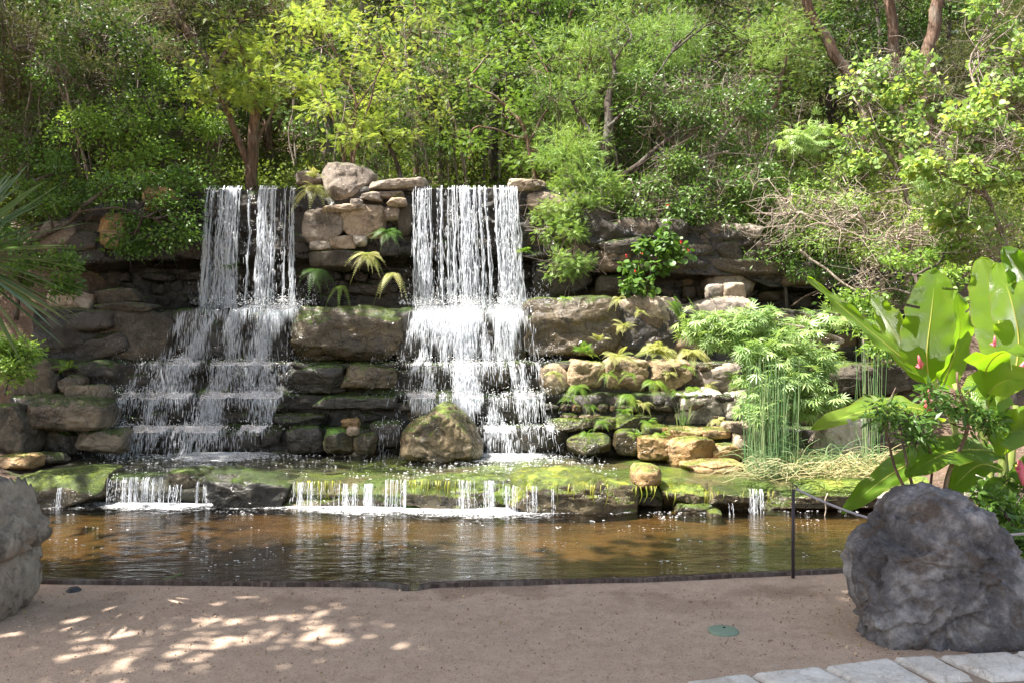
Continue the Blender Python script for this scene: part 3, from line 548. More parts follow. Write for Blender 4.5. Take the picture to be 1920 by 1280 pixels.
# upper wall, left
for args in [
 (ST, "grey squarish stone high on the far left of the wall, beside the tan block", 72,415,146,474, 11.57,.4,'taupe'),
 (ST, "tan orange block in the upper left wall, half under the shrub", 186,402,240,466, 11.62,.35,'ochre'),
 (ST, "dark mossy block between the grey stone and the tan orange block", 142,412,190,468, 11.62,.35,'dark'),
 (ST, "brown block touching the shrub just left of the left waterfall's lip", 268,352,338,396, 11.62,.4,'ochre'),
 (ST, "small sunlit rough stone behind the lowest spiky blades", 95,543,168,588, 11.3,.4,'tan'),
 (ST, "dark low stone on the ledge left of the left waterfall", 183,540,262,572, 11.4,.35,'dark'),
 (SL, "flat dark slab lying across the ledge left of the left waterfall", 180,567,288,586, 11.2,.4,'dark'),
 (ST, "large smooth grey block of the middle tier at far left", 66,588,166,672, 11.15,.5,'taupe'),
 (ST, "wide dark block of the middle tier left of the splashing water", 164,584,322,674, 11.15,.5,'dark'),
 (ST, "wet black block partly behind the left waterfall's splashing left edge", 318,582,425,692, 11.3,.4,'darkwet'),
 (ST, "wet black block showing between two strands at the left fall's right edge", 484,584,552,680, 11.2,.4,'blackwet'),
 (BL, "small shaded boulder at the far left above the flat knobbly rock", 30,672,122,760, 10.6,.5,'dark'),
 (ST, "small lumpy stone under the left hand fern", 112,704,156,744, 10.5,.35,'knobdark'),
 (ST, "lumpy stone perched on the rim of the flat knobbly rock", 128,722,206,768, 10.4,.4,'knobdark'),
 (SL, "broad flat knobbly rock catching sun, left of the left waterfall", 44,745,204,806, 9.9,.8,'knobdark'),
 (ST, "dark rock at the left edge below the flat knobbly rock", -20,760,62,856, 9.7,.6,'dark'),
 (ST, "brown wet rock at the left waterfall's lower left foot", 148,803,238,850, 10.0,.5,'knobdark'),
 (ST, "dark wet stone wedged in the shade between the flat rock and the brown foot rock", 58,800,155,852, 10.2,.5,'darkwet'),
 (SL, "thin rusty brown slab by the water at the far left", -10,853,62,880, 9.3,.5,'ochre'),
 (SL, "small flat brown slab left of the foaming basin water", 54,848,116,868, 9.7,.4,'knobdark'),
 # between the falls
 (SL, "long smooth pale slab beside the top boulder", 697,334,798,359, 11.8,.55,'taupe'),
 (ST, "small grey stone left of the top boulder, by the yellow fern", 556,322,602,352, 12.0,.4,'taupe'),
 (SL, "thin flat stone directly under the top boulder", 608,384,684,399, 11.72,.35,'tan'),
 (ST, "large leaning tan face stone next to the left waterfall", 570,394,642,458, 11.77,.3,'taupe'),
 (ST, "large pinkish face stone under the thin flat stone", 640,386,722,446, 11.79,.3,'tan'),
 (ST, "pale wedge stone low in the wall between the waterfalls", 582,452,622,470, 11.77,.25,'pale'),
 (ST, "brown flat stone below the pinkish face stone", 616,441,666,468, 11.77,.28,'tan'),
 (ST, "small round stone below the pinkish face stone", 663,442,686,462, 11.75,.22,'pale'),
 (ST, "thin stone under the smooth slab, nearest the boulder", 678,360,716,378, 11.77,.3,'taupe'),
 (ST, "thin stone under the middle of the smooth slab", 712,359,756,374, 11.82,.3,'taupe'),
 (ST, "yellowish lens shaped stone under the smooth slab's right half", 726,372,762,388, 11.72,.28,'tan'),
 (ST, "tiny stone wedged under the top boulder's right side", 658,373,680,388, 11.72,.22,'taupe'),
 (ST, "squarish stone above the hanging green fern", 716,388,750,414, 11.82,.25,'taupe'),
 (ST, "upright dark stone along the right waterfall's left edge", 746,384,776,440, 11.82,.3,'dark'),
 (SL, "dark overhanging slab above the ferns between the waterfalls", 585,468,690,506, 11.75,.5,'dark'),
 (BL, "large mossy topped boulder of the middle tier between the waterfalls", 556,576,752,676, 11.0,.6,'brownwet'),
 (ST, "wet rippled rock at the right waterfall's left edge on the middle tier", 742,580,800,686, 11.1,.5,'darkwet'),
 (ST, "dark knobbly ledge stone under the mossy middle boulder's left half", 545,684,646,736, 10.75,.45,'darkwet'),
 (ST, "lumpy ledge stone under the mossy middle boulder's right half", 640,682,742,728, 10.75,.45,'brownwet'),
 (ST, "black wet stone low between the waterfalls at the left cascade's edge", 520,775,606,800, 10.5,.4,'blackwet'),
 (ST, "dark block under the black wet stone at the left cascade's foot", 540,796,612,852, 10.4,.4,'darkwet'),
 (ST, "bright green mossy stone at the basin's back between the waterfalls", 606,804,662,850, 10.1,.4,'greenmoss'),
 (ST, "small rusty stone on top of the green mossy stone", 641,784,672,804, 10.3,.25,'ochre'),
 (ST, "little round pebble like stone right of the green mossy stone", 650,800,672,816, 10.05,.18,'tan'),
 (ST, "brown stone between the green mossy stone and the pyramid boulder", 664,812,705,852, 10.1,.35,'brownwet'),
 (ST, "dark stepped stone left of the pyramid boulder", 695,790,760,838, 10.3,.45,'darkwet'),
 (SL, "long dark ledge stone in the gap between the two cascades", 590,742,740,770, 10.65,.35,'darkwet'),
 # behind the right fall
 (ST, "rounded wet rock seen through the upper right cascade, left one", 818,585,880,680, 11.15,.45,'darkwet'),
 (ST, "rounded wet rock seen through the upper right cascade, right one", 890,580,992,684, 11.15,.5,'darkwet'),
 (ST, "wet ledge rock under the right cascade's second step, right of the white jet", 880,680,960,736, 10.9,.4,'brownwet'),
 (ST, "wet ledge rock at the right cascade's second step, left of the white jet", 745,685,850,738, 10.95,.35,'darkwet'),
 (ST, "dark green wet rock just above the pyramid boulder", 765,740,850,800, 10.65,.4,'mossy'),
 (ST, "wet brown rock right of the white jet above the lowest step", 880,742,1010,796, 10.7,.4,'darkwet'),
 (SL, "lowest wet step of the right cascade, beside the pyramid boulder", 890,796,1060,850, 10.4,.4,'darkwet'),
 # right of the falls
 (SL, "short flat pale slab on the right waterfall's right lip", 954,337,1022,361, 11.85,.55,'tan'),
 (ST, "large tan stone behind the hanging shrub right of the right waterfall", 988,362,1052,404, 11.87,.4,'tan'),
 (ST, "dark stone right of the right waterfall, below the tan stone", 985,402,1048,470, 11.92,.35,'dark'),
 (ST, "dim stone low right of the right waterfall, above the wet block", 1000,480,1110,556, 11.9,.4,'darkwet'),
 (BL, "big wet glistening block of the middle tier right of the right waterfall", 984,560,1160,666, 11.0,.6,'brownwet'),
 (BL, "long dry tan block of the middle tier behind the pale ferns", 1152,556,1276,652, 11.15,.6,'tan'),
 (BL, "grey block of the middle tier behind the palmate leaved shrub", 1272,558,1420,640, 11.2,.6,'taupe'),
 (ST, "left lumpy brown ledge stone next to the right cascade", 1012,682,1068,742, 10.8,.45,'knob'),
 (ST, "lumpy brown ledge stone below the bright green maidenhair fern", 1060,674,1132,728, 10.75,.5,'knob'),
 (ST, "widest knobbly orange brown ledge stone under the pale ferns", 1128,668,1216,728, 10.7,.5,'knob'),
 (ST, "knobbly ledge stone under the last of the pale ferns", 1212,674,1296,730, 10.7,.5,'knob'),
 (ST, "grey ledge stone under the palmate leaved shrub", 1292,680,1385,740, 10.8,.5,'taupe'),
 (ST, "dark recessed stone above the thin mossy ledge right of the cascade", 1076,736,1158,792, 10.85,.35,'brownwet'),
 (ST, "brown recessed stone between the small hanging ferns", 1150,732,1214,784, 10.8,.35,'knob'),
 (ST, "brown jutting stone left of the big pale block", 1208,730,1266,790, 10.7,.4,'tan'),
 (ST, "big pale smooth block right of the small ferns", 1256,728,1352,802, 10.6,.5,'pale'),
 (ST, "pale block directly left of the tall horsetail stems", 1348,728,1424,800, 10.65,.5,'pale'),
 (ST, "mossy thin ledge stone closest to the right cascade", 1030,784,1112,808, 10.35,.4,'mossy'),
 (ST, "thin mossy ledge stone, middle one of the low row", 1110,782,1152,806, 10.3,.35,'mossy'),
 (ST, "thin mossy ledge stone, right one of the low row", 1148,780,1220,806, 10.3,.4,'mossy'),
 (ST, "mossy rounded stone at the right cascade's foot", 1066,814,1142,852, 10.0,.45,'mossy'),
 (ST, "greenish upright stone behind the basin, left of the orange stones", 1152,804,1206,852, 10.15,.4,'mossy'),
 (ST, "grey green stone on top of the left orange stone", 1206,796,1256,826, 10.15,.35,'mossy'),
 (ST, "left orange brown stone at the basin's back", 1198,818,1262,862, 9.75,.45,'ochre'),
 (ST, "largest orange brown stone at the basin's back", 1250,820,1336,872, 9.55,.5,'ochre'),
 (ST, "orange topped stone lying on the two larger orange stones", 1248,800,1316,824, 9.9,.4,'ochre'),
 (ST, "orange stone right of its twin on the low row's top", 1314,800,1366,822, 9.9,.35,'ochre'),
 (ST, "small brown stone right of the largest orange stone", 1328,832,1386,868, 9.65,.4,'ochre'),
 (ST, "pale tan stone beside the foot of the horsetail", 1372,816,1420,866, 9.7,.4,'tan'),
 (SL, "thin rusty slab lying flat at the water behind the right basin", 1286,862,1400,884, 9.15,.5,'ochre'),
 (ST, "small dull stone above the orange stones, near the pale block", 1356,790,1412,818, 10.1,.3,'tan'),
 # upper right wall
 (ST, "squarish brown stone at the left end of the upper right wall", 1112,474,1168,520, 11.9,.4,'taupe'),
 (SL, "long flat slab on the upper right wall above the heart leaved plant", 1140,457,1244,472, 11.85,.4,'tan'),
 (SL, "second flat slab just under the long slab of the upper right wall", 1152,470,1262,484, 11.9,.4,'taupe'),
 (ST, "wide grey stone at the crest of the upper right wall", 1186,413,1312,464, 11.97,.5,'taupe'),
 (ST, "grey stone at the right end of the upper right wall's crest", 1310,420,1424,462, 11.97,.5,'taupe'),
 (ST, "dark stone under the flat slabs left of the heart leaved plant", 1120,516,1180,556, 11.7,.4,'dark'),
 (ST, "shaded stone in the upper right wall right of the heart leaved plant", 1286,470,1330,510, 12.1,.4,'dark'),
 (ST, "small pale stone at the left foot of the rounded grey boulder", 1324,534,1362,563, 11.6,.3,'taupe'),
 (ST, "small lumpy stone at the front foot of the rounded grey boulder", 1358,530,1396,564, 11.5,.3,'tan'),
 (ST, "dark slab under the red soil ledge at the right, behind the bare twigs", 1520,682,1720,740, 10.6,.6,'dark'),
 (ST, "dark rock low behind the right hand reeds", 1620,760,1740,870, 9.9,.6,'dark'),
 (ST, "dim block of the middle tier right of the palmate shrub", 1440,585,1560,660, 11.4,.6,'dark'),
 (ST, "shaded stone under the banana's lifted leaf", 1590,600,1700,672, 11.4,.6,'dark'),
 # rim of the basin
 (BL, "mossy wet boulder at the left end of the basin rim", 32,884,205,958, 8.55,.9,'mossy'),
 (ST, "dark rock behind a thin curtain of water on the left rim", 196,888,320,952, 8.75,.7,'darkwet'),
 (ST, "dark rock with an ochre top sitting on the rim", 318,878,392,914, 8.7,.5,'brownwet'),
 (ST, "black rock under the ochre topped rim rock", 305,908,395,958, 8.75,.5,'blackwet'),
 (BL, "rounded black glistening boulder in the basin rim", 394,884,546,955, 8.5,.8,'blackwet'),
 (SL, "long rim slab dripping evenly between the black boulder and the mossy block", 540,902,764,962, 8.55,.8,'mossy'),
 (SL, "mossy rim block dripping in front of the pyramid boulder", 758,893,972,958, 8.4,.8,'mossy'),
 (SL, "big rim slab with a bright yellow green algae top and dark hollow below", 962,886,1184,966, 8.25,1.1,'brightmoss'),
 (ST, "rusty brown rock sitting on the rim right of the yellow green slab", 1186,872,1238,914, 8.5,.45,'ochre'),
 (ST, "small wet stone under the rusty rim rock", 1184,922,1240,946, 8.6,.4,'brownwet'),
 (SL, "rim slab with a green algae top right of the rusty rock", 1234,904,1322,950, 8.45,.8,'brightmoss'),
 (BL, "bulging wet rim rock left of the small water spout", 1314,910,1404,962, 8.4,.7,'brownwet'),
 (SL, "rim rock behind the small water spout", 1396,912,1462,952, 8.5,.7,'mossy'),
 (SL, "long brown overhanging rim slab behind the iron post", 1450,918,1640,956, 8.4,.8,'brownwet'),
 (SL, "white sunlit end slab of the rim under the drooping banana leaf", 1628,916,1706,950, 8.3,.7,'pale'),
 (ST, "half sunken wet stone under the rim left of the small spout", 1262,944,1336,972, 8.3,.4,'brownwet'),
 (ST, "tiny sunken wet stone at the waterline near the small spout", 1325,954,1352,972, 8.2,.3,'mossy'),
 (ST, "small green stone at the waterline under the mossy rim block", 756,944,800,966, 8.45,.35,'greenmoss'),
]:
    nm, lb, x0, y0, x1, y1, Y, dy, mt = args
    sub = 5 if (x1 - x0) > 60 else 4
    big = y1 - y0 > 45
    rock(nm, lb, x0, y0, x1, y1, Y, dy, mt, sub=sub, group="stones of the terraced wall" if Y > 9 else "rim rocks of the basin", boxy=(9 if Y < 9 and x1-x0 > 80 else 5.5) if (x1-x0) > 1.6*(y1-y0) else 4.2, rough=1.4 if mt == 'knob' else 1.0,
         rot=random.uniform(-.04, .04), pad=1.1, cat=("slab" if nm == SL else "boulder" if nm == BL else "rock"))
# small background stones on the wall top, right bank
# ------------------------------------------------------------------ kerb stones and stone paving, bottom right
def slabmesh(name, label, quad, z0, z1, mat, seed, cat="kerb stone", group=None, wob=.012):
    r = np.random.default_rng(seed); n = 22; u, v = np.meshgrid(np.linspace(0, 1, n), np.linspace(0, 1, n)); q = np.array([(*p,) for p in quad], float)
    XY = (1-u)[..., None]*(1-v)[..., None]*q[0] + u[..., None]*(1-v)[..., None]*q[1] + u[..., None]*v[..., None]*q[2] + (1-u)[..., None]*v[..., None]*q[3]
    e = np.minimum(np.minimum(u, 1-u), np.minimum(v, 1-v)); rim = (e < 1e-6)
    pp = np.concatenate([XY, XY[..., :1]*0 + seed], -1).reshape(-1, 3)
    nz = fbm(pp * 7, 4).reshape(n, n); cx = XY.reshape(-1, 2).mean(0)
    XYd = XY + (XY - cx) / np.linalg.norm(XY - cx, axis=-1, keepdims=True) * (fbm(pp * 5 + 3, 3).reshape(n, n) * wob)[..., None]
    Z = z1 + nz * .008 - .03 * np.exp(-e / .03) * (.6 + .6*np.abs(nz))
    top = np.concatenate([XYd, Z[..., None]], -1).reshape(-1, 3)
    idx = np.arange(n*n).reshape(n, n); ring = np.concatenate([idx[0, :-1], idx[:-1, -1], idx[-1, :0:-1], idx[:0:-1, 0]])
    low = top[ring].copy(); low[:, 2] = z0; k = len(ring); j = np.arange(k); sf = np.stack([ring, n*n + j, n*n + (j+1) % k, np.roll(ring, -1)], -1)
    o = np.array([cx[0], cx[1], z0]); me = mesh_np(name, np.concatenate([top, low]) - o, [gridfaces(n, n), sf], M[mat])
    return tag(link(name, me, loc=o), label, cat, group)
def gpt(px, py, z=0.0): Y = (1.6 - z) * F / (py - 640); return ((px - 960) / F * Y, Y)
kt = [(1180,1285),(1283,1268),(1404,1256),(1522,1248),(1548,1246),(1668,1226),(1750,1226),(1892,1218),(2040,1205),(2200,1190)]
kb = [(1225,1300),(1330,1297),(1428,1290),(1556,1284),(1716,1270),(1722,1275),(1800,1262),(1840,1265),(2090,1243),(2250,1225)]
tops = [(1190,1290,1272,1278),(1283,1272,1400,1262),(1408,1258,1520,1246),(1548,1249,1666,1234),(1672,1228,1745,1221),(1757,1222,1890,1216),(1898,1216,2040,1200)]
labs = ["cream kerb stone cut by the bottom edge of the picture","cream kerb stone, leftmost fully visible one with a ragged front","cream kerb stone second from the left, nearest the bare gravel","long cream kerb stone left of the grey boulder's foot",
        "cream kerb stone directly below the grey boulder's left foot","broad cream kerb stone below the middle of the grey boulder","last cream kerb stone at the right edge below the grey boulder"]
ztop = .05
edges = [(1165,1292),(1278,1274),(1404,1258),(1540,1245),(1670,1229),(1752,1224),(1894,1217),(2060,1200)]
for i in range(7):
    (ax, ay), (bx, by) = edges[i], edges[i+1]
    A = gpt(ax + 5, ay, ztop); B = gpt(bx - 5, by, ztop)
    A = np.array(A); B = np.array(B); d = (B - A) / np.linalg.norm(B - A); nrm_ = np.array([d[1], -d[0]])
    wd = .30 + .02 * math.sin(i * 3)
    sk = d * .035 * (i % 3 - 1)
    slabmesh("kerb_stone", labs[i], [A + nrm_*wd + sk + d*.03, B + nrm_*wd + sk, B, A], -.05, ztop, 'kerb', 70 + i, group="kerb stones along the gravel")
# mortar bed under the kerb and grey paving in front
A = np.array(gpt(1120, 1300, .03)); B = np.array(gpt(2200, 1190, .03)); d = (B-A)/np.linalg.norm(B-A); nn_ = np.array([d[1], -d[0]])
M['mortar'] = plain_mat("mortar", (.30,.22,.16), .95, var=.3, scale=60, bump=.01)
tag(link("kerb_mortar", mesh_np("kerb_mortar", [[*(A - nn_*.01), -.04], [*(B - nn_*.01), -.04], [*(B + nn_*.33), -.04], [*(A + nn_*.33), -.04], [*(A - nn_*.01), .024], [*(B - nn_*.01), .024], [*(B + nn_*.33), .024], [*(A + nn_*.33), .024]], np.array([[4,5,6,7],[0,1,5,4],[1,2,6,5],[2,3,7,6],[3,0,4,7]]), M['mortar'], smooth=False)), kind="structure")
a0, b0 = A + nn_*.33, B + nn_*.33
for i in range(9):
    s0 = a0 + (b0-a0) * i/9; s1 = a0 + (b0-a0)*(i+1)/9
    slabmesh("paving_slab", "rough grey paving slab in front of the cream kerb stones", [s0 + nn_*.4 + d*.008, s1 + nn_*.4 - d*.008, s1 + nn_*.008 - d*.008, s0 + nn_*.008 + d*.008], -.05, .035, 'taupe', 90 + i, "paving slab", "paving slabs in front of the kerb")

# ------------------------------------------------------------------ small man-made things
M['valve'] = plain_mat("green_cover", (.19,.26,.19), .6, var=.35, scale=25, bump=.003)
def lathe(acc, prof, k=40, c=(0, 0, 0)):
    prof = np.asarray(prof, float); th = np.arange(k) * 2*math.pi/k
    V = np.stack([prof[:, None, 0]*np.cos(th), prof[:, None, 0]*np.sin(th), np.repeat(prof[:, 1:2], k, 1)], -1) + np.asarray(c)
    i = np.arange(len(prof)-1)[:, None]*k; j = np.arange(k)[None]; acc.add(V.reshape(-1, 3), [np.stack([i+j, i+(j+1) % k, i+k+(j+1) % k, i+k+j], -1).reshape(-1, 4), np.array([np.arange(k) + (len(prof)-1)*k])])
gx_, gy_ = gpt(1356, 1179, .02)
e = empty("valve_cover", (gx_, gy_, .012), "round faded green cover set in the gravel", "cover")
a = Acc(); lathe(a, [(.083,-.02),(.083,.003),(.080,.007),(.06,.008),(.001,.009)]); a.obj("lid", M['valve'], e)
a = Acc(); lathe(a, [(.009,.008),(.008,.0115),(.001,.0116)], 16, (.012, .03, 0)); a.obj("keyhole", plain_mat("black_hole", (.02,.02,.02), .8), e)
lx, ly = gpt(138, 1104, .02)
e = empty("black_cover", (lx, ly, .012), "small flat black cover on the gravel near the left boulder", "cover")  # small dark cover lying on the gravel, with no lamp in it
M['black'] = plain_mat("black_plastic", (.03,.03,.035), .5)
a = Acc(); lathe(a, [(.034,-.01),(.034,.014),(.030,.02),(.001,.022)], 24); a.obj("lid", M['black'], e)
a = Acc(); lathe(a, [(.045,-.01),(.045,.006),(.035,.008)], 24); a.obj("rim", M['black'], e)
# rope barrier
M['iron'] = plain_mat("dark_iron", (.045,.035,.045), .55, .3, .3, 30, .002)
M['rope'] = plain_mat("rope_grey", (.40,.37,.38), .9, var=.25, scale=40, bump=.002)
pb = gpt(1487, 1083, .01)
e = empty("rope_post", (pb[0], pb[1], 0), "thin dark iron post at the pool edge holding the rope", "post")
a = Acc(); tube(a, [(0,0,-.05),(0,0,.3),(.001,0,.60)], [.0115,.011,.0105], 12); a.obj("rod", M['iron'], e)
a = Acc(); th = np.linspace(0, 2*math.pi, 17); tube(a, np.stack([.012+np.cos(th)*.016, th*0, .615+np.sin(th)*.018], -1), .0045, 8, caps=False); a.obj("eyelet", M['iron'], e)
pr = np.array([3.95, 5.2])
e2 = empty("rope_post", (pr[0], pr[1], 0), "second iron rope post beyond the right edge of the grey boulder", "post")
a = Acc(); tube(a, [(0,0,-.05),(0,0,.3),(0,0,.62)], .011, 12); a.obj("rod", M['iron'], e2)
a = Acc(); tube(a, np.stack([-.012+np.cos(th)*.016, th*0, .63+np.sin(th)*.018], -1), .0045, 8, caps=False); a.obj("eyelet", M['iron'], e2)
p0 = np.array([pb[0]+.02, pb[1], .61]); p1 = np.array([pr[0]-.02, pr[1], .63]); n = 420; t = np.linspace(0, 1, n); line = p0 + (p1-p0)*t[:, None]; line[:, 2] -= .26 * 4*t*(1-t)
a = Acc(); L = np.linalg.norm(p1 - p0); tg = norm(np.gradient(line, axis=0)); up = norm(np.cross(tg, [0, 1, 0])); sd_ = np.cross(tg, up)
for k in range(3):
    ph = t * L / .045 * 2*math.pi + k*2*math.pi/3; tube(a, line + .0045*(np.cos(ph)[:, None]*up + np.sin(ph)[:, None]*sd_), .0048, 6)
a.obj("rope", M['rope'], None, tuple(p0)); tag(bpy.data.objects[[o.name for o in COL.objects if o.name.startswith("rope") and not o.name.startswith("rope_post")][-1]], "twisted grey rope sagging from the iron post behind the boulder", "rope")
# stick floating in the pool, twig hanging from the rim
a = Acc(); q0 = gpt(300, 1088, WZ); q1 = gpt(342, 1078, WZ); tube(a, [(q0[0], q0[1], WZ+.004), (q1[0], q1[1], WZ+.012)], [.003, .006], 6); tag(a.obj("floating_reed", M['straw'], None, (q0[0], q0[1], WZ)), "pale broken reed floating near the pool's front left edge", "reed")
a = Acc(); tube(a, smooth_path([P(1552,924,8.25), P(1548,940,8.2), P(1550,955,8.2), P(1546,972,8.2)], 10, .01), .006, 5); tag(a.obj("hanging_twig", M['twig_pale'], None, tuple(P(1552,924,8.25))), "pale twig hanging from the rim slab down to the pool", "twig")

# ------------------------------------------------------------------ water
M['spray'] = spray_mat("falling_water", .54); M['spray2'] = spray_mat("fine_spray", .4); M['foam'] = spray_mat("foam", .92, (.88, .88, .87))
M['sheet'] = sheet_mat("water_film", .5, .66, .42); M['film'] = sheet_mat("cascade_film", .5, .64, .5, (30, 30, 6)); M['rimfilm'] = sheet_mat("rim_film", .5, .66, .5, (30, 30, 3))
def prof_y(z, x=None):
    return np.interp(z, [-.1, .5, .58, .9, .98, 1.3, 1.4, 2.0, 2.12, 3.72, 3.78], [10.35, 10.3, 10.45, 10.5, 10.68, 10.72, 10.9, 10.98, 11.6, 11.86, 11.95])
def spindles(acc, p, L, w, d=None):
    """elongated drops: p = top points, L lengths, w half widths"""
    N = len(p); d = np.tile([0, 0, -1.0], (N, 1)) if d is None else norm(d)
    a0 = norm(np.cross(d, rng.normal(size=(N, 3)))); b0 = np.cross(d, a0)
    ring = [a0, -.5*a0 + .866*b0, -.5*a0 - .866*b0]; m = p + d * (L * rng.uniform(.35, .7, N))[:, None]
    V = np.stack([p] + [m + r_ * w[:, None] for r_ in ring] + [p + d * L[:, None]], 1)
    f = np.array([[0,1,2],[0,2,3],[0,3,1],[4,2,1],[4,3,2],[4,1,3]]); acc.add(V.reshape(-1, 3), (f[None] + (np.arange(N)*5)[:, None, None]).reshape(-1, 3), 0.5)
def waterfall(label, lip, foot, steps, dens, seed, holes, jet=None):
    """lip=(px0,px1) at the top, foot=(px0,px1) at the ledge below; steps = [(py, px0, px1)] down the cascade; holes = dry gaps in 0..1"""
    global rng; rng = np.random.default_rng(seed)
    zt, zm = 3.76, 2.07
    xa0, xa1 = [(p - 960)/F*11.86 for p in lip]; xb0, xb1 = [(p - 960)/F*11.6 for p in foot]
    root = empty("waterfall", ((xa0+xa1)/2, 11.4, .2), label, "waterfall", "waterfalls over the stepped rock wall"); org = np.array(root.location)
    def xw(u, z): k = np.clip((z - zm)/(zt - zm), 0, 1); return (xb0 + (xb1-xb0)*u)*(1-k) + (xa0 + (xa1-xa0)*u)*k
    def dn(u): # how much water passes at u
        v = (.6 if jet is None else .56) + 1.0*perlin(np.stack([u*8+seed, u*0+.3, u*0], -1)) + .9*perlin(np.stack([u*24+seed, u*0+3.3, u*0], -1))
        for (c, w_, s_) in holes: v = v + s_*np.exp(-((u-c)/w_)**2)
        return np.clip(v, .02, 1.6)
    # glassy curtain
    nx, nz = 150, 110; U, T = np.meshgrid(np.linspace(0, 1, nx), np.linspace(0, 1, nz)); Zc = zt - (zt-zm-.0)*T; q = np.stack([U*14, T*2, U*0+seed], -1).reshape(-1, 3)
    off = fbm(q, 3).reshape(U.shape)
    Yc = 11.86 + .02*off + .05*np.exp(-T/.01) - .16*(T**.5) ; Yc = np.where(T < .02, Yc + .12*(1-T/.02), Yc)
    a = Acc(); keep = dn(U.ravel()).reshape(U.shape) * .9 + .35*perlin(np.stack([U*30, T*3, U*0+seed], -1).reshape(-1, 3)).reshape(U.shape) > .5
    Fc = gridfaces(nx, nz); kf = keep.ravel()[Fc[:, 0]]; a.add(np.stack([xw(U, Zc), Yc, Zc], -1).reshape(-1, 3), Fc[kf]); a.obj("curtain", M['sheet'], root, org)
    # strands
    a = Acc(); N = int(95*dens); us = rng.random(N*6); us = us[rng.random(N*6) < (dn(us)/1.4)**1.5][:N]
    for u in us:
        z1 = zm + (zt-zm)*max(0, rng.normal(.0, .35)) if rng.random() < .6 else zm; z0 = zt + .005 - (zt-zm)*(0 if rng.random() < .75 else rng.random()*.5)
        if z0 - z1 < .2: continue
        n = int(6 + (z0-z1)*9); z = np.linspace(z0, z1, n); T_ = (zt-z)/(zt-zm); wob = fbm(np.stack([z*2.5, z*0+u*40, z*0+seed], -1), 3)
        y = 11.84 - .17*np.sqrt(np.maximum(T_, 0)) + .03*wob; y = np.where(T_ < .01, y+.05, y); x = xw(np.full(n, u), z) + .045*wob*np.minimum(1, T_*3) + .05*perlin(np.stack([z*1.1, z*0+u*5, z*0+seed], -1))*T_
        w = rng.uniform(.0015, .0105)*(1 + 1.2*perlin(np.stack([z*7, z*0+u*90, z*0], -1)))*np.sin(np.linspace(.25, math.pi-.12, n))**.4
        tube(a, np.stack([x, y, z], -1), np.maximum(w, .0012), 4)
    a.obj("strand", M['spray'], root, org)
    # broken streaks in free fall
    a = Acc(); N = int(3000*dens); u = rng.random(N*4); u = u[rng.random(N*4) < (dn(u)/1.4)**1.6][:N]; N = len(u); T_ = rng.random(N)**.75; z = zt - (zt-zm)*T_
    x = xw(u, z) + rng.normal(size=N)*.014*(.3+T_) + .05*perlin(np.stack([z*1.1, u*5, u*0+seed], -1))*T_; y = 11.84 - .17*np.sqrt(T_) + rng.normal(size=N)*.035
    L = rng.uniform(.02, .15, N)*(.5+.8*T_); L = np.minimum(L, z - zm + .02); spindles(a, np.stack([x, y, z], -1), L, rng.uniform(.0018, .0065, N))
    a.obj("falling_streaks", M['spray'], root, org); tag(root.children[-1], kind="stuff")
    # cascade film over the steps
    lv = sorted([(1.6 - (py-640)/F*11.0, (x0-960)/F*10.8, (x1-960)/F*10.8) for py, x0, x1 in steps]); zz = np.array([l[0] for l in lv]); X0 = np.array([l[1] for l in lv]); X1 = np.array([l[2] for l in lv])
    def xe(u, z): return np.interp(z, zz, X0)*(1-u) + np.interp(z, zz, X1)*u
    def ycas(x, z):
        q = np.stack([x*2.2, z*1.6, x*0+seed*3], -1); return prof_y(z) + .07*fbm(q.reshape(-1, 3), 3).reshape(np.shape(x)) - .03
    def dc(u, z):
        v = (.27 if jet is None else .17) + 1.0*perlin(np.stack([u*6+seed, z*1.3, u*0+5], -1)) + .9*perlin(np.stack([u*19+seed, z*2.4, u*0], -1)) - .5*np.exp(-u/.07) - .5*np.exp(-(1-u)/.07)
        if jet: v = v + 1.9*np.exp(-((u-jet[0])/jet[1])**2)
        for zl in (2.05, 1.31, .93, .55): v = v + .55*np.exp(-np.clip(zl+.02-z, 0, 9)/.07)*(z < zl+.04)
        return np.clip(v, .02, 2)
    nx, nz = 200, 200; U, T = np.meshgrid(np.linspace(0, 1, nx), np.linspace(0, 1, nz)); Zc = 2.1 - 1.88*T; Xc = xe(U, Zc); q = np.stack([Xc*5, Zc*5, Xc*0+seed], -1).reshape(-1, 3)
    Yc = ycas(Xc, Zc) + (.03*fbm(q, 3)).reshape(Xc.shape); keep = dc(U.ravel(), Zc.ravel()) > .45
    Fc = gridfaces(nx, nz); a = Acc(); a.add(np.stack([Xc, Yc, Zc], -1).reshape(-1, 3), Fc[keep[Fc[:, 0]]]); a.obj("cascade_film", M['film'], root, org)
    # streaks down the cascade
    a = Acc(); N = int(13500*dens); u = rng.random(N*3); z = .22 + 1.88*rng.random(N*3)**.9; k = rng.random(N*3) < dc(u, z)/1.9; u = u[k][:N]; z = z[k][:N]; N = len(u)
    x = xe(u, z) + rng.normal(size=N)*.02; L = rng.uniform(.03, .15, N)*(1+.6*(z > 1.45)); y = ycas(x, z) - rng.random(N)**2*.14 - .01
    cx = (xe(u*0+.5, z)); d = np.stack([(x-cx)*.08 + rng.normal(size=N)*.07, -.18+rng.normal(size=N)*.05, -np.ones(N)], -1)
    spindles(a, np.stack([x, y, z], -1), L, rng.uniform(.0013, .0048, N), d); a.obj("cascade_streaks", M['spray'], root, org); tag(root.children[-1], kind="stuff")
    # foam on each ledge
    dd, ff = ico(1); a = Acc()
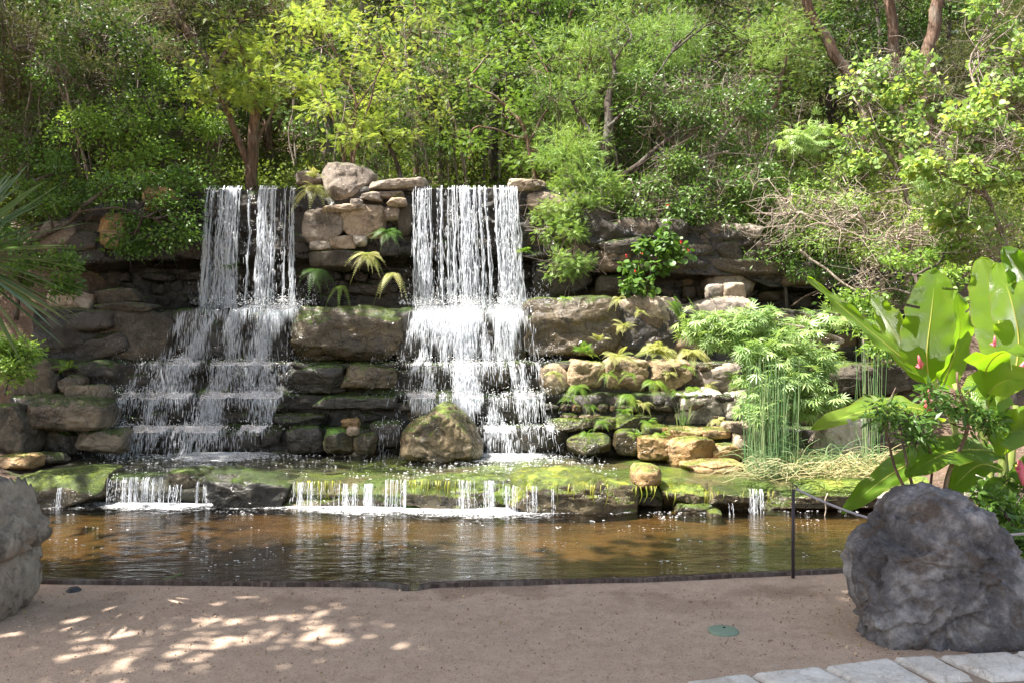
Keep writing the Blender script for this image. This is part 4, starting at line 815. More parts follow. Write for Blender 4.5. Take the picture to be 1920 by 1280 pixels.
    for (zs, n_) in ((2.09, 900), (1.33, 380), (.95, 420), (.57, 420)):
        n_ = int(n_*dens); u = rng.random(n_*3)*1.06-.03; k = rng.random(n_*3) < np.clip(dc(np.clip(u, .05, .95), u*0+zs), .12, 1.2)/1.2; u = u[k][:n_]; n2_ = len(u)
        z = zs + np.abs(rng.normal(size=n2_))*(.06 if zs > 2 else .045) - np.where(rng.random(n2_) < .45, rng.exponential(.09, n2_), 0) + .07*perlin(np.stack([u*7, u*0+zs*9, u*0], -1)); x = xe(u, z) + rng.normal(size=n2_)*.04
        y = prof_y(np.full(n2_, zs-.02)) - .02 - rng.random(n2_)*(.22 if zs > 2 else .12) + (rng.random(n2_)*.5 if zs > 2 else 0); s = rng.uniform(.0025, .0075, n2_)
        V = dd[None]*s[:, None, None]*np.array([1.3, 1, .8]) + np.stack([x, y, z], -1)[:, None]; a.add(V.reshape(-1, 3), (ff[None]+(np.arange(n2_)*len(dd))[:, None, None]).reshape(-1, 3), .5)
    a.obj("foam", M['foam'], root, org); tag(root.children[-1], kind="stuff")
    # flying droplets
    a = Acc(); N = int(2400*dens); lvl = rng.choice([2.1, 1.35, .95, .55, .22], N, p=[.4, .2, .15, .1, .15]); u = rng.random(N)*1.3-.15; x = xe(u, lvl); z = lvl + rng.exponential(.09, N); y = prof_y(lvl) - .05 - rng.random(N)*.45
    spindles(a, np.stack([x, y, z], -1), rng.uniform(.012, .045, N), rng.uniform(.001, .0026, N), np.stack([rng.normal(size=N)*.5, rng.normal(size=N)*.3, -np.ones(N)], -1)); a.obj("droplets", M['spray2'], root, org); tag(root.children[-1], kind="stuff")
    return root
waterfall("shaded bluish left waterfall, a split curtain spreading into a wide cascade", (388, 555), (368, 548),
          [(565,372,552),(585,330,552),(640,305,548),(680,262,548),(735,243,540),(790,224,522),(848,216,492)], .95, 11, [(.42,.035,-1.1),(.50,.02,.6),(.92,.015,-.8),(.97,.015,.9),(.2,.17,.6),(.72,.14,.6)])
waterfall("bright sunlit right waterfall with a white jet behind the pyramid boulder", (773, 972), (770, 990),
          [(565,775,1000),(585,770,1000),(640,762,1004),(680,742,1012),(735,735,1025),(790,725,1040),(848,722,1062)], 1.15, 23, [(.1,.04,.4),(.73,.03,-1.5),(.70,.015,.6),(.35,.1,.3),(.88,.06,.4),(.5,.08,.5)], (.46, .055))
rng = np.random.default_rng(99)
# trickles over the rim: each group of threads where it runs
def trickle(label, x0, x1, py0, py1, Y, n, wide=.65, col='spray', film=True):
    ax = (x0-960)/F*Y; bx = (x1-960)/F*Y; z0 = 1.6-(py0-640)/F*Y; z1 = 1.6-(py1-640)/F*Y; org = ((ax+bx)/2, Y, z1)
    a = Acc(); n = int(n*.55)+1; cl = rng.random(max(2, n//5))
    for k in range(n):
        u = rng.choice(cl) + rng.normal()*.03 if rng.random() < wide else rng.random(); u = min(1, max(0, u)); x = ax+(bx-ax)*u; m = 9; t = np.linspace(0, 1, m); zz1 = z1 if rng.random() < .7 else z0+(z1-z0)*rng.uniform(.3, 1)
        z = z0+.01+(zz1-z0-.01)*t; y = Y - .05*np.sqrt(t) + rng.normal()*.02; w = rng.uniform(.0008, .0042)*(1+.8*perlin(np.stack([t*7, t*0+k, t*0], -1)))
        tube(a, np.stack([x + perlin(np.stack([t*3, t*0+k*.7, t*0], -1))*.01, y, z], -1), np.maximum(w, .001), 4)
    N = n*12; u = np.clip(np.where(rng.random(N) < wide, cl[rng.integers(len(cl), size=N)] + rng.normal(size=N)*.04, rng.random(N)), 0, 1); t = rng.random(N)
    spindles(a, np.stack([ax+(bx-ax)*u, Y-.05*np.sqrt(t)+rng.normal(size=N)*.02, z0+(z1-z0)*t*.95], -1), rng.uniform(.01, .05, N), rng.uniform(.001, .0035, N))
    return tag(a.obj("water_trickle", M['spray2' if n > 16 else col], None, org), label, "water trickle", "trickles over the basin rim")
for args in [("thin trickle over the left mossy boulder of the rim", 100, 125, 915, 955, 8.5, 9), ("broad curtain of fine trickles over the left rim left of the ochre rock", 205, 308, 896, 952, 8.62, 85, .7),
 ("trickles between the ochre topped rock and the black boulder", 366, 398, 905, 952, 8.6, 26), ("small slanting trickle under the ochre topped rim rock", 308, 340, 910, 948, 8.65, 14),
 ("fine drips over the rim slab just right of the black boulder", 545, 606, 905, 955, 8.45, 34), ("even drips over the middle of the long rim slab", 606, 725, 908, 960, 8.45, 60, .7),
 ("white trickle at the joint of the long rim slab and the mossy block", 722, 762, 900, 958, 8.38, 34), ("bundle of bright trickles over the right half of the mossy rim block", 855, 950, 902, 957, 8.30, 52),
 ("splashing trickle between the mossy rim block and the yellow green slab", 945, 1010, 912, 957, 8.30, 40), ("single trickle under the bright yellow green slab", 1034, 1042, 918, 962, 8.2, 4),
 ("small clear spout falling from the right part of the rim", 1402, 1430, 918, 970, 8.35, 24, .3), ("lone drip line left of the small spout", 1366, 1374, 945, 968, 8.3, 3)]:
    trickle(*args)
# hanging strings of algae under the rim
M['slime'] = leaf_mat("algae_strings", [(.08,.10,.015), (.18,.2,.025), (.3,.3,.04)], .3, .3)
for lb, x0, x1, y0, y1, Y, n in [("yellow green algae strings hanging from the bright mossy slab", 1040,1150,912,958,8.2,16), ("algae strings hanging from the mossy rim block", 765,880,905,945,8.3,34), ("algae strings hanging from the long dripping rim slab", 552,640,905,950,8.45,26), ("algae strings by the rusty rim rock", 1182,1240,915,948,8.4,12), ("short algae strings under the right rim slabs", 1240,1460,925,950,8.35,26)]:
    a = Acc()
    for k in range(int(n*.75)):
        px = rng.uniform(x0, x1); yb = y0 + (y1-y0)*rng.uniform(.25, 1); tube(a, smooth_path([P(px, y0-4, Y+.03), P(px+rng.normal()*2, (y0+yb)/2, Y-.02), P(px+rng.normal()*3, yb, Y-.02)], 7), np.linspace(rng.uniform(.004, .012), .001, 7), 5)
    tag(a.obj("hanging_algae", M['slime'], None, tuple(P((x0+x1)/2, y0, Y))), lb, "algae", "algae hanging from the rim")
def landing(n, cx, sx, y0, y1, bias):
    x = rng.normal(cx, sx, n*3); y = y1 - (y1-y0)*np.minimum(1.4, rng.exponential(.33, n*3)); v = fbm(np.stack([x*5, y*12, x*0], -1), 3); k = (v > -.15) & (y > y0-.2) & (x < 1.1) & (x > -4.9); return np.stack([x[k], y[k], np.full(k.sum(), BZ+.004)], -1)[:n]
# foam on the basin and the pool
def foam(name, label, pts, smin, smax, flat=.35):
    dd, ff = ico(1); n = len(pts); s = rng.uniform(smin, smax, n); V = dd[None]*s[:, None, None]*np.array([1.4, 1.1, flat])*rng.uniform(.7, 1.4, (n, 1, 3)) + pts[:, None]
    a = Acc(); a.add(V.reshape(-1, 3), (ff[None]+(np.arange(n)*len(dd))[:, None, None]).reshape(-1, 3), .5); tag(a.obj(name, M['foam']), label, "foam", kind="stuff")
def patch(n, x0, x1, y0, y1, z, thr=.0, freq=(6, 14), bias=1.0):
    x = rng.uniform(x0, x1, n*5); y = y0 + (y1-y0)*rng.random(n*5)**bias; v = fbm(np.stack([x*freq[0], y*freq[1], x*0], -1), 3); k = v > thr; return np.stack([x[k], y[k], np.full(k.sum(), z)], -1)[:n]
pts = [landing(900, -3.55, .62, 9.3, 10.5, .5), landing(900, -.15, .6, 9.2, 10.35, .5), patch(350, -4.8, 1.2, 8.7, 10, BZ+.004, .2, (4, 9)), patch(200, -1.6, 1, 8.5, 9.5, BZ+.004, .2)]
foam("basin_foam", "white foam and sparkles on the shallow basin where the cascades land", np.concatenate(pts), .003, .009, .5)
m, nt, out = mat_base("lacy_foam"); h = NT(nt); v = h.coord("Object", (1.0, 2.0, 1), False)
at = h.n("ShaderNodeAttribute", attribute_name="rnd").outputs["Fac"]; n = h.noise(v, 9, 6, .75, .7); vo = h.n("ShaderNodeTexVoronoi", feature='DISTANCE_TO_EDGE'); vo.inputs["Scale"].default_value = 26; h.l(v, vo.inputs["Vector"])
k = h.math('ADD', h.math('ADD', n, at), h.math('MULTIPLY', h.math('SUBTRACT', .12, vo.outputs["Distance"]), 1.2)); mk = h.math('MULTIPLY', h.ss(k, .92, 1.1), .9)
bs = h.n("ShaderNodeBsdfPrincipled"); bs.inputs["Base Color"].default_value = (.86, .87, .87, 1); bs.inputs["Roughness"].default_value = .5; h.l(h.bump(n, .8, .02), bs.inputs["Normal"])
tp = h.n("ShaderNodeBsdfTransparent"); mx = h.n("ShaderNodeMixShader"); h.l(mk, mx.inputs[0]); h.l(tp.outputs[0], mx.inputs[1]); h.l(bs.outputs[0], mx.inputs[2]); h.l(mx.outputs[0], out.inputs[0]); M['lace'] = m
def foam_film(name, label, x0, x1, yfun, depth, z, dens, nx=420, ny=50):
    X, T = np.meshgrid(np.linspace(x0, x1, nx), np.linspace(0, 1, ny)); Yf = yfun(X) - depth*T; D = dens(X, T, Yf)
    Zf = z + .006*fbm(np.stack([X*9, Yf*16, X*0], -1).reshape(-1, 3), 3).reshape(X.shape) + .02*np.clip(D-.3, 0, 1)
    tag(link(name, mesh_np(name, np.stack([X, Yf, Zf], -1).reshape(-1, 3), gridfaces(nx, ny), M['lace'], D.ravel())), label, "foam", kind="stuff")
strong = np.array([[-4.2,.25],[-3.4,.5],[-2.5,.2],[-1.7,.42],[-.9,.42],[-.1,.55],[.7,.2],[1.5,.05],[2.4,.28],[3,.05]])
def dn_pool(X, T, Y): return np.interp(X, strong[:, 0], strong[:, 1])*1.5*np.exp(-T*2.6) + .22*np.exp(-T*2.2)*(X < 1.2) + .14*perlin(np.stack([X*2.2, Y*3, X*0+8], -1).reshape(-1, 3)).reshape(X.shape)*(1-T)
foam_film("pool_foam", "lacy white froth along the foot of the basin rim", -4.7, 3.4, lambda X: rim_y(X)+.06, 1.1, WZ+.012, dn_pool)
def dn_basin(X, T, Y): return .72*np.exp(-((X+3.5)/.75)**2)*np.exp(-T*1.3) + .85*np.exp(-((X+.1)/.72)**2)*np.exp(-T*2.0) + .16*perlin(np.stack([X*3, Y*4, X*0+2], -1).reshape(-1, 3)).reshape(X.shape)
foam_film("basin_froth", "lacy white froth on the basin under the cascades", -4.8, 1.3, lambda X: X*0+10.55, 1.9, BZ+.014, dn_basin)
x = rng.uniform(-4.6, 3.4, 5200); y = 8.4 - rng.random(5200)**2.0 * 2.8; v = fbm(np.stack([x*1.2, y*2.0, x*0+4], -1), 3); k = v > .16; dense_ = np.stack([x[k], y[k], np.full(k.sum(), WZ+.006)], -1)
dense_ = dense_[(dense_[:, 1] > edge_y(dense_[:, 0]) + .1)][:420]
foam("pool_bubbles", "scattered white bubbles floating on the brown pool", dense_, .003, .0095, .3)

# ------------------------------------------------------------------ trees and shrubs
TPL = {'simple': t_simple(), 'narrow': t_simple(.16, .03, .15), 'quad': t_quad(.3), 'round': t_round(), 'palmate': t_palmate(), 'pinnate': t_pinnate(11,.26,.02), 'pinnate_s': t_pinnate(9, .34, .032), 'tuft': t_tuft(9), 'palm5': t_palmate(5)}
def leaf_cloud(acc, centers, cr, n, tpl, size, droop=.25, flat=.6, up=1.0, spread=1.0, out=1.0):
    """n leaves round every clump centre"""
    n = int(n * 2.5)
    tv, tf = TPL[tpl]; K = len(centers); c = np.repeat(centers, n, 0); N = len(c); crr = np.repeat(np.broadcast_to(cr, (K,)), n)
    o = rng.normal(size=(N, 3)) * [1, 1, flat]; o = o / np.maximum(1, np.linalg.norm(o, axis=1) / 1.9)[:, None]
    size = size * .8
    pos = c + o * crr[:, None] * .52
    fwd = norm(o * out + rng.normal(size=(N, 3)) * .6 * spread + [0, 0, -droop]); nrm = norm(np.array([0, 0, up*.8]) + rng.normal(size=(N, 3)) * (.3 if tpl in ('pinnate', 'pinnate_s', 'palmate') else .7) * spread + o*.35)
    cl = np.repeat(rng.random(K) * .35, n); rn = np.clip(cl + rng.random(N) * .65, 0, 1)
    scatter(acc, tv, tf, pos, fwd, nrm, size * rng.uniform(.65, 1.25, N), rn)
def plant(name, label, cat, base, trunks, blobs, mat, tpl='simple', size=.08, n=60, cr=.28, dens=1.0, bark='bark_dark', group=None, limb=.02, droop=.25, flat=.6, twig=.004, bare=0, leafless=False, org=None, shell=.5, out=1.0):
    """trunks: lists of (point, radius); blobs: (centre, radii[, clump count factor])"""
    root = empty(name, tuple(base), label, cat, group); B = np.asarray(base, float)
    ta = Acc(); nodes = []
    for tr in trunks:
        pts = np.array([p for p, r_ in tr]); rr = np.array([r_ for p, r_ in tr]); n_ = 6 + 4*len(pts); sp = smooth_path(pts, n_, .06)
        d0 = np.linspace(0, 1, n_); rad = np.interp(d0, np.linspace(0, 1, len(rr)), rr); tube(ta, sp, rad, 9); nodes.append(sp[len(sp)//4:])
    nodes = np.concatenate(nodes) if nodes else np.array([B]); cen = []; crs = []
    for bb in blobs:
        c, r_ = np.asarray(bb[0], float), np.asarray(bb[1], float)*np.ones(3); f_ = bb[2] if len(bb) > 2 else 1
        k0 = nodes[np.argmin(np.linalg.norm((nodes - c)*[1, 1, 1.0] + [0, 0, 0.0], axis=1) + .8*np.maximum(0, nodes[:, 2]-c[2]))]
        mid = (k0 + c)/2 + rng.normal(size=3)*.1*np.linalg.norm(c-k0); lp = smooth_path([k0, mid, c], 10, .05); tube(ta, lp, np.linspace(limb, limb*.35, 10), 6)
        vol = r_[0]*r_[1]*r_[2]; K = max(5, int(.95*dens*f_*vol**(2/3)/(cr*cr)))
        dd = norm(rng.normal(size=(K, 3))); rad = shell + (1-shell)*rng.random(K)**.6; pos = c + dd*rad[:, None]*r_ * (1 + .22*perlin(dd*1.7 + c*3))[:, None]
        cen.append(pos); crs.append(rng.uniform(.7, 1.3, K)*cr)
        for p in pos[:: (1 if K < 40 else 3)]:
            s0 = lp[rng.integers(3, 10)]; mm = (s0+p)/2 + rng.normal(size=3)*.08; tube(ta, smooth_path([s0, mm, p], 5), np.linspace(twig*1.6, twig*.5, 5), 3, caps=False)
        for _ in range(bare):
            p = c + norm(rng.normal(size=3))*r_*rng.uniform(.8, 1.25); s0 = lp[rng.integers(2, 10)]; sp = smooth_path([s0, (s0+p)/2 + rng.normal(size=3)*.12, p], 8, .12); tube(ta, sp, np.linspace(twig*1.4, twig*.5, 8), 4, caps=False)
            for q in range(3): b0 = sp[rng.integers(2, 8)]; tube(ta, smooth_path([b0, b0 + rng.normal(size=3)*.12, b0 + rng.normal(size=3)*.25 + [0, 0, .05]], 4), np.linspace(twig, twig*.4, 4), 3, caps=False)
    ta.obj("trunk", M[bark], root, B)
    if not leafless:
        ca = Acc(); leaf_cloud(ca, np.concatenate(cen), np.concatenate(crs), n, tpl, size, droop, flat, out=out); ca.obj("crown", M[mat], root, B, smooth=False)
    return root
def B_(px, py, Y, rpx, rpy, ry=None, f=1.0):   # a leafy mass about rpx by rpy
    return (P(px, py, Y), (rpx/F*Y, ry if ry else (rpx+rpy)/2/F*Y, rpy/F*Y), f)
def gz_(px, Y): x = (px-960)/F*Y; return np.array([x, Y, float(ground_h(np.array([[x]]), np.array([[Y]]))[0, 0])])

# yellow-green feathery tree with a dark forked trunk behind the left fall
b = P(475, 356, 13.3)
plant("feathery_tree", "sunlit yellow green feathery tree with a dark forked trunk behind the left waterfall's lip", "tree", b - [0,0,.25],
  [[(b-[0,0,.3],.105),(P(472,300,13.3),.095),(P(476,240,13.3),.085),(P(480,188,13.3),.07),(P(470,120,13.4),.035)],[(P(466,310,13.3),.06),(P(448,262,13.25),.055),(P(430,215,13.1),.045),(P(405,165,13),.025)],[(P(482,268,13.3),.03),(P(510,215,13.4),.022),(P(545,180,13.5),.014)],[(P(480,235,13.3),.035),(P(500,170,13.2),.02),(P(520,110,13.2),.012)]],
  [B_(440,60,13.2,50,38),B_(430,105,13.0,55,32),B_(480,155,12.9,80,26),B_(400,150,12.9,50,22),B_(545,160,13,60,26),B_(370,185,12.9,38,20),B_(585,165,13.2,35,20),B_(500,90,13.4,50,35),B_(470,185,12.8,60,12)],
  'leaf_yellow','pinnate',.20,13,.30,.8,'bark_red',limb=.022,droop=.18,flat=.35)
b = P(655, 318, 12.6)
plant("feathery_tree", "yellow green feathery tree with thin reddish stems rising from the top boulder", "tree", b - [0,0,.5],
  [[(b-[.1,0,.6],.028),(P(660,270,12.6),.022),(P(668,200,12.6),.018),(P(640,120,12.8),.01)],[(b-[0,0,.6],.024),(P(668,270,12.6),.02),(P(695,190,12.7),.016),(P(720,110,12.8),.01)],[(b-[0,0,.6],.02),(P(630,240,12.5),.015),(P(600,160,12.6),.01)],[(b-[0,0,.6],.02),(P(655,220,12.5),.014),(P(700,150,12.5),.01)]],
  [B_(560,45,13,55,45),B_(620,70,12.9,60,50),B_(700,60,13,60,55),B_(650,130,12.8,55,30),B_(620,205,12.4,35,18),B_(655,255,12.3,28,14,f=.7),B_(740,110,13,50,40),B_(600,15,13.3,70,30)],
  'leaf_yellow','pinnate',.17,12,.28,.8,'bark_red',limb=.012,droop=.3,flat=.4)
b = P(752, 343, 12.9)
plant("sapling", "little sapling with a curved dark trunk and flat feathery top right of the top boulder", "tree", b - [0,0,.2],
  [[(b-[0,0,.3],.045),(P(742,310,12.9),.04),(P(730,275,12.9),.03),(P(718,255,12.9),.02)]], [B_(722,240,12.7,45,16),B_(700,225,12.7,30,12),B_(750,255,12.7,30,12)], 'leaf_yellow','pinnate',.15,12,.2,1.0,'bark_dark',droop=.2,flat=.35)
# broad bright masses behind the wall
b = P(1008, 345, 13.2)
plant("acacia_tree", "bright green fine leaved tree with a leaning reddish stem above the right waterfall", "tree", b - [0,0,.2],
  [[(b-[0,0,.3],.04),(P(995,285,13.2),.035),(P(978,240,13.2),.03),(P(940,190,13.3),.02),(P(880,150,13.4),.012)],[(P(990,270,13.2),.02),(P(1020,210,13.2),.015),(P(1040,150,13.4),.01)],[(P(985,260,13.2),.02),(P(900,235,13.1),.012)]],
  [B_(930,90,14,90,50),B_(1010,130,13.6,90,40),B_(870,150,13.8,70,45),B_(930,200,13.4,70,35),B_(1030,200,13.3,60,30),B_(960,40,14.3,120,40),B_(880,260,13.3,50,28,f=.7),B_(1000,280,13,50,25,f=.7)],
  'leaf_bright','pinnate_s',.11,26,.26,.75,'bark_red',droop=.15)
b = P(850, 345, 13.9)
plant("pod_tree", "pale yellow green tree with hanging brown pods above the pale slab", "tree", gz_(830, 14.2) - [0,0,.1],
  [[(gz_(830,14.2)-[0,0,.2],.05),(P(815,250,14.2),.045),(P(790,180,14.2),.035),(P(760,110,14.2),.02)],[(P(815,250,14.2),.03),(P(850,170,14.2),.02),(P(860,90,14.2),.014)]],
  [B_(740,120,14,70,50),B_(800,60,14.2,80,50),B_(790,170,13.8,70,38),B_(850,100,14,60,45),B_(720,190,13.8,50,30),B_(830,220,13.6,50,22,f=.8),B_(780,10,14.5,110,30)],
  'leaf_yellow','pinnate',.15,14,.27,.75,'bark_grey',droop=.35)
b = P(1137, 420, 12.7)
plant("juniper", "dark trunked tree with ball moss and light green sprays right of the right waterfall", "tree", b - [0,0,.2],
  [[(b-[0,0,.3],.12),(P(1136,360,12.7),.11),(P(1132,290,12.7),.085),(P(1140,210,12.8),.06),(P(1150,120,13),.03)],[(P(1150,345,12.7),.06),(P(1185,318,12.6),.05),(P(1225,285,12.6),.035),(P(1275,250,12.6),.02)],[(P(1136,300,12.7),.04),(P(1100,235,12.8),.03),(P(1060,170,12.9),.015)],[(P(1140,240,12.7),.035),(P(1210,170,12.9),.02),(P(1260,100,13),.012)]],
  [B_(1060,300,12.3,45,28),B_(1095,345,12.1,50,25),B_(1080,250,12.5,55,30),B_(1180,60,13.4,90,50),B_(1260,70,13.5,80,45),B_(1100,90,13.5,80,45),B_(1330,50,13.8,80,45),B_(1150,150,13.1,80,32),B_(1100,180,13,70,28),B_(1400,90,13.9,70,50)],
  'leaf_fresh','tuft',.16,26,.3,.8,'bark_dark',droop=.05,bare=3)
b = gz_(1290, 12.9)
plant("laurel_tree", "grey green glossy leaved tree with crooked bare inner limbs above the upper right wall", "tree", b,
  [[(b-[0,0,.2],.06),(P(1225,360,12.9),.055),(P(1250,300,12.8),.045),(P(1290,250,12.7),.03)],[(P(1240,330,12.9),.035),(P(1310,300,12.6),.03),(P(1370,285,12.5),.018)],[(P(1290,385,12.7),.03),(P(1310,330,12.7),.025),(P(1350,260,12.6),.015)]],
  [B_(1240,160,12.9,70,30),B_(1300,200,12.7,75,28),B_(1370,160,12.8,60,32),B_(1320,235,12.5,60,20),B_(1230,215,12.6,50,22),B_(1400,215,12.7,45,25),B_(1270,300,12.3,45,14,f=.6),B_(1220,350,12.3,50,24,f=.8),B_(1320,360,12.2,60,26,f=.8),B_(1400,330,12.2,50,30,f=.8),B_(1180,395,12.1,40,16,f=.7),B_(1340,410,12,50,16,f=.7),B_(1260,400,12,40,14,f=.6)],
  'leaf_gloss','simple',.075,60,.24,.7,'bark_grey',bare=10,twig=.005)
plant("hanging_shrub", "feathery light green shrub spilling over the wall right of the right waterfall", "shrub", P(1125,430,12.3)-[0,0,.1],
  [[(P(1125,440,12.3),.03),(P(1090,430,12),.022),(P(1060,450,11.7),.015),(P(1045,490,11.5),.008)],[(P(1120,440,12.3),.02),(P(1080,400,12),.015),(P(1030,400,11.8),.008)]],
  [B_(1050,440,11.65,40,26),B_(1055,492,11.5,42,24),B_(1030,400,11.8,34,20),B_(1090,500,11.5,20,12,f=.7),B_(1080,395,12,50,26),B_(1120,370,12.2,50,26),B_(1060,350,12.3,40,24)], 'leaf_fresh','pinnate_s',.11,22,.15,4.2,'bark_grey',bare=5)
# left side
b = gz_(150, 15.5)
plant("juniper", "dim grey green juniper filling the upper left corner, with bare twigs", "tree", b,
  [[(b-[0,0,.3],.13),(P(120,220,15.3),.11),(P(80,120,15.2),.08),(P(30,20,15.2),.05)],[(P(120,240,15.3),.07),(P(180,150,15.2),.05),(P(230,60,15.2),.03)],[(P(100,180,15.2),.05),(P(10,140,15),.03)]],
  [B_(40,50,15,80,60),B_(140,60,15,80,60),B_(230,80,15.2,70,60),B_(60,140,14.6,80,50),B_(160,160,14.6,80,50),B_(280,40,15.6,80,50),B_(0,220,14.5,60,50),B_(100,250,14.5,70,40),B_(250,170,15,60,40)],
  'leaf_juniper','tuft',.17,30,.36,.75,'bark_grey',droop=.0,bare=12,twig=.008)
b = gz_(340, 16.0)
plant("juniper", "leaning reddish trunked juniper between the corner tree and the feathery tree", "tree", b,
  [[(b-[0,0,.3],.14),(P(420,200,15.6),.13),(P(385,110,15.6),.11),(P(345,50,15.6),.08),(P(300,-40,15.6),.05)],[(P(400,140,15.6),.05),(P(440,60,15.6),.03)]],
  [B_(340,30,15.6,80,45),B_(420,20,16,80,40),B_(300,110,15.2,60,40),B_(500,10,16.5,70,35),B_(380,100,16,60,30,f=.7)], 'leaf_juniper','tuft',.16,30,.34,.7,'bark_red',bare=14,twig=.007)
b = gz_(230, 13.4)
plant("green_shrub", "leafy mid green shrub above the upper left wall, left of the feathery tree", "shrub", b,
  [[(b-[0,0,.2],.04),(P(250,280,13.3),.03),(P(280,220,13.3),.02)],[(b-[0,0,.2],.03),(P(180,260,13.2),.02),(P(140,210,13.2),.015)]],
  [B_(260,150,13.8,60,45),B_(300,220,13.2,60,42),B_(220,240,13,60,40),B_(150,230,13,60,40,f=.8),B_(320,290,12.8,60,38),B_(240,310,12.6,60,36),B_(370,250,13.4,45,35,f=.8)],
  'leaf_bright','simple',.085,60,.26,.75,bark='bark_dark')
b = P(60, 445, 11.6)
plant("green_shrub", "glossy small leaved shrub on long dark stems hanging over the upper left wall", "shrub", b,
  [[(b-[.2,0,.2],.045),(P(100,432,11.5),.035),(P(160,385,11.4),.028),(P(215,350,11.4),.018)],[(P(140,400,11.4),.02),(P(215,392,11.3),.014),(P(290,410,11.2),.008)],[(P(100,430,11.5),.02),(P(60,340,11.5),.012)]],
  [B_(130,320,11.9,60,36),B_(190,360,11.6,60,36),B_(60,350,11.7,50,40),B_(280,370,11.7,50,34),B_(335,395,11.55,42,30),B_(350,345,11.9,38,24),B_(260,425,11.4,36,22),B_(320,440,11.4,30,22),B_(240,460,11.35,26,14,f=.7),B_(120,385,11.4,50,20,f=.6)],
  'leaf_mid','simple',.075,55,.2,.75,bark='bark_dark',bare=2)
plant("green_shrub", "dense green shrub behind the spiky blades at the left edge", "shrub", P(40,560,10.3)-[0,0,.3],
  [[(P(30,600,10.4),.03),(P(40,520,10.4),.02),(P(70,470,10.4),.012)]], [B_(50,470,10.4,55,32),B_(40,520,10.2,55,30),B_(110,500,10.4,35,22),B_(120,545,10.3,22,16,f=.7)], 'leaf_mid','simple',.07,55,.17,.7)
plant("green_shrub", "shaded shrub filling the corner above the far left end of the wall", "shrub", gz_(-60,12.6), [[(gz_(-60,12.6),.04),(P(-40,330,12.6),.02)]],
  [B_(-40,330,12.6,90,60),B_(40,290,13,80,50),B_(-30,430,11.6,60,40),B_(-60,520,10.8,50,50),B_(-60,620,10,50,50)], 'leaf_mid','simple',.09,55,.26,.7)
plant("green_shrub", "low bright green bush below the spiky blades beside the lower left rocks", "shrub", P(20,720,8.9),
  [[(P(10,740,8.9),.02),(P(20,690,8.9),.012)]], [B_(18,690,8.9,36,28),B_(0,650,9,30,22),B_(40,660,9,20,14,f=.7)], 'leaf_bright','simple',.07,50,.14,.8)
# right side
b = gz_(1700, 12.2)
plant("heart_leaved_tree", "yellow green heart leaved small tree on the right slope in front of the tall trunks", "tree", b,
  [[(b-[0,0,.2],.05),(P(1690,330,12),.04),(P(1640,250,12),.025),(P(1600,180,12.2),.014)],[(P(1690,330,12),.03),(P(1760,250,11.9),.02),(P(1800,190,11.9),.012)]],
  [B_(1620,150,12.3,55,30),B_(1690,130,12.4,55,30),B_(1650,210,12.1,65,34),B_(1730,190,12.2,50,34),B_(1600,270,12,50,30,f=.8),B_(1720,270,11.9,60,34,f=.8),B_(1560,400,11.8,50,26,f=.8),B_(1620,330,11.8,50,30,f=.7)],
  'leaf_redbud','round',.085,34,.22,.7,'bark_grey',bare=10,twig=.006,droop=.6)
b = gz_(1900, 10.6)
plant("heart_leaved_tree", "yellow green heart leaved tree leaning in over the right edge above the banana leaves", "tree", b,
  [[(b-[0,0,.2],.055),(P(1850,370,10.5),.045),(P(1810,300,10.4),.03),(P(1880,230,10.4),.02)],[(P(1850,370,10.5),.03),(P(1780,330,10.3),.02),(P(1740,290,10.3),.012)]],
  [B_(1880,180,10.5,50,40),B_(1810,240,10.4,60,36),B_(1890,270,10.2,50,36),B_(1760,310,10.3,50,26),B_(1840,320,10.1,50,26),B_(1900,110,10.8,40,40),B_(1870,40,11,60,40),B_(1790,400,10.3,50,26,f=.7)],
  'leaf_redbud','round',.085,34,.2,.7,'bark_grey',bare=8,twig=.006,droop=.6)
plant("palmate_shrub", "pale green shrub with hand shaped leaves high on the right slope", "shrub", gz_(1560, 12.4),
  [[(gz_(1560,12.4),.03),(P(1530,330,12.3),.02),(P(1530,270,12.2),.012)]], [B_(1530,250,12.1,45,22),B_(1500,262,12,30,14),B_(1760,345,11,40,20,f=.7)], 'leaf_palmate','palmate',.15,12,.2,.9,'bark_grey',droop=.7)
b = P(1560, 620, 9.9)
plant("palmate_shrub", "big pale green shrub with hand shaped leaves arching over the terraces behind the horsetail", "shrub", b,
  [[(P(1580,640,10.2),.03),(P(1500,612,9.9),.024),(P(1420,610,9.7),.016),(P(1340,600,9.6),.01)],[(P(1580,640,10.2),.025),(P(1500,660,9.7),.018),(P(1440,700,9.5),.01)],[(P(1540,620,10),.02),(P(1560,590,10),.012)]],
  [B_(1330,600,9.7,38,22),B_(1390,610,9.6,40,24),B_(1340,640,9.6,36,18),B_(1450,620,9.7,40,24),B_(1400,655,9.4,45,22),B_(1470,670,9.4,45,28),B_(1430,700,9.3,40,22),B_(1500,720,9.3,40,26),B_(1530,600,9.9,40,22),B_(1440,745,9.25,30,18),B_(1510,755,9.3,24,14),B_(1310,620,9.8,22,14),B_(1480,640,9.5,40,26),B_(1520,680,9.4,36,26),B_(1400,590,9.8,34,18),B_(1470,715,9.25,34,22),B_(1540,740,9.3,26,18),B_(1420,770,9.2,22,12)],
  'leaf_palmate','palmate',.17,11,.15,1.7,'twig_pale',droop=.6,limb=.008)
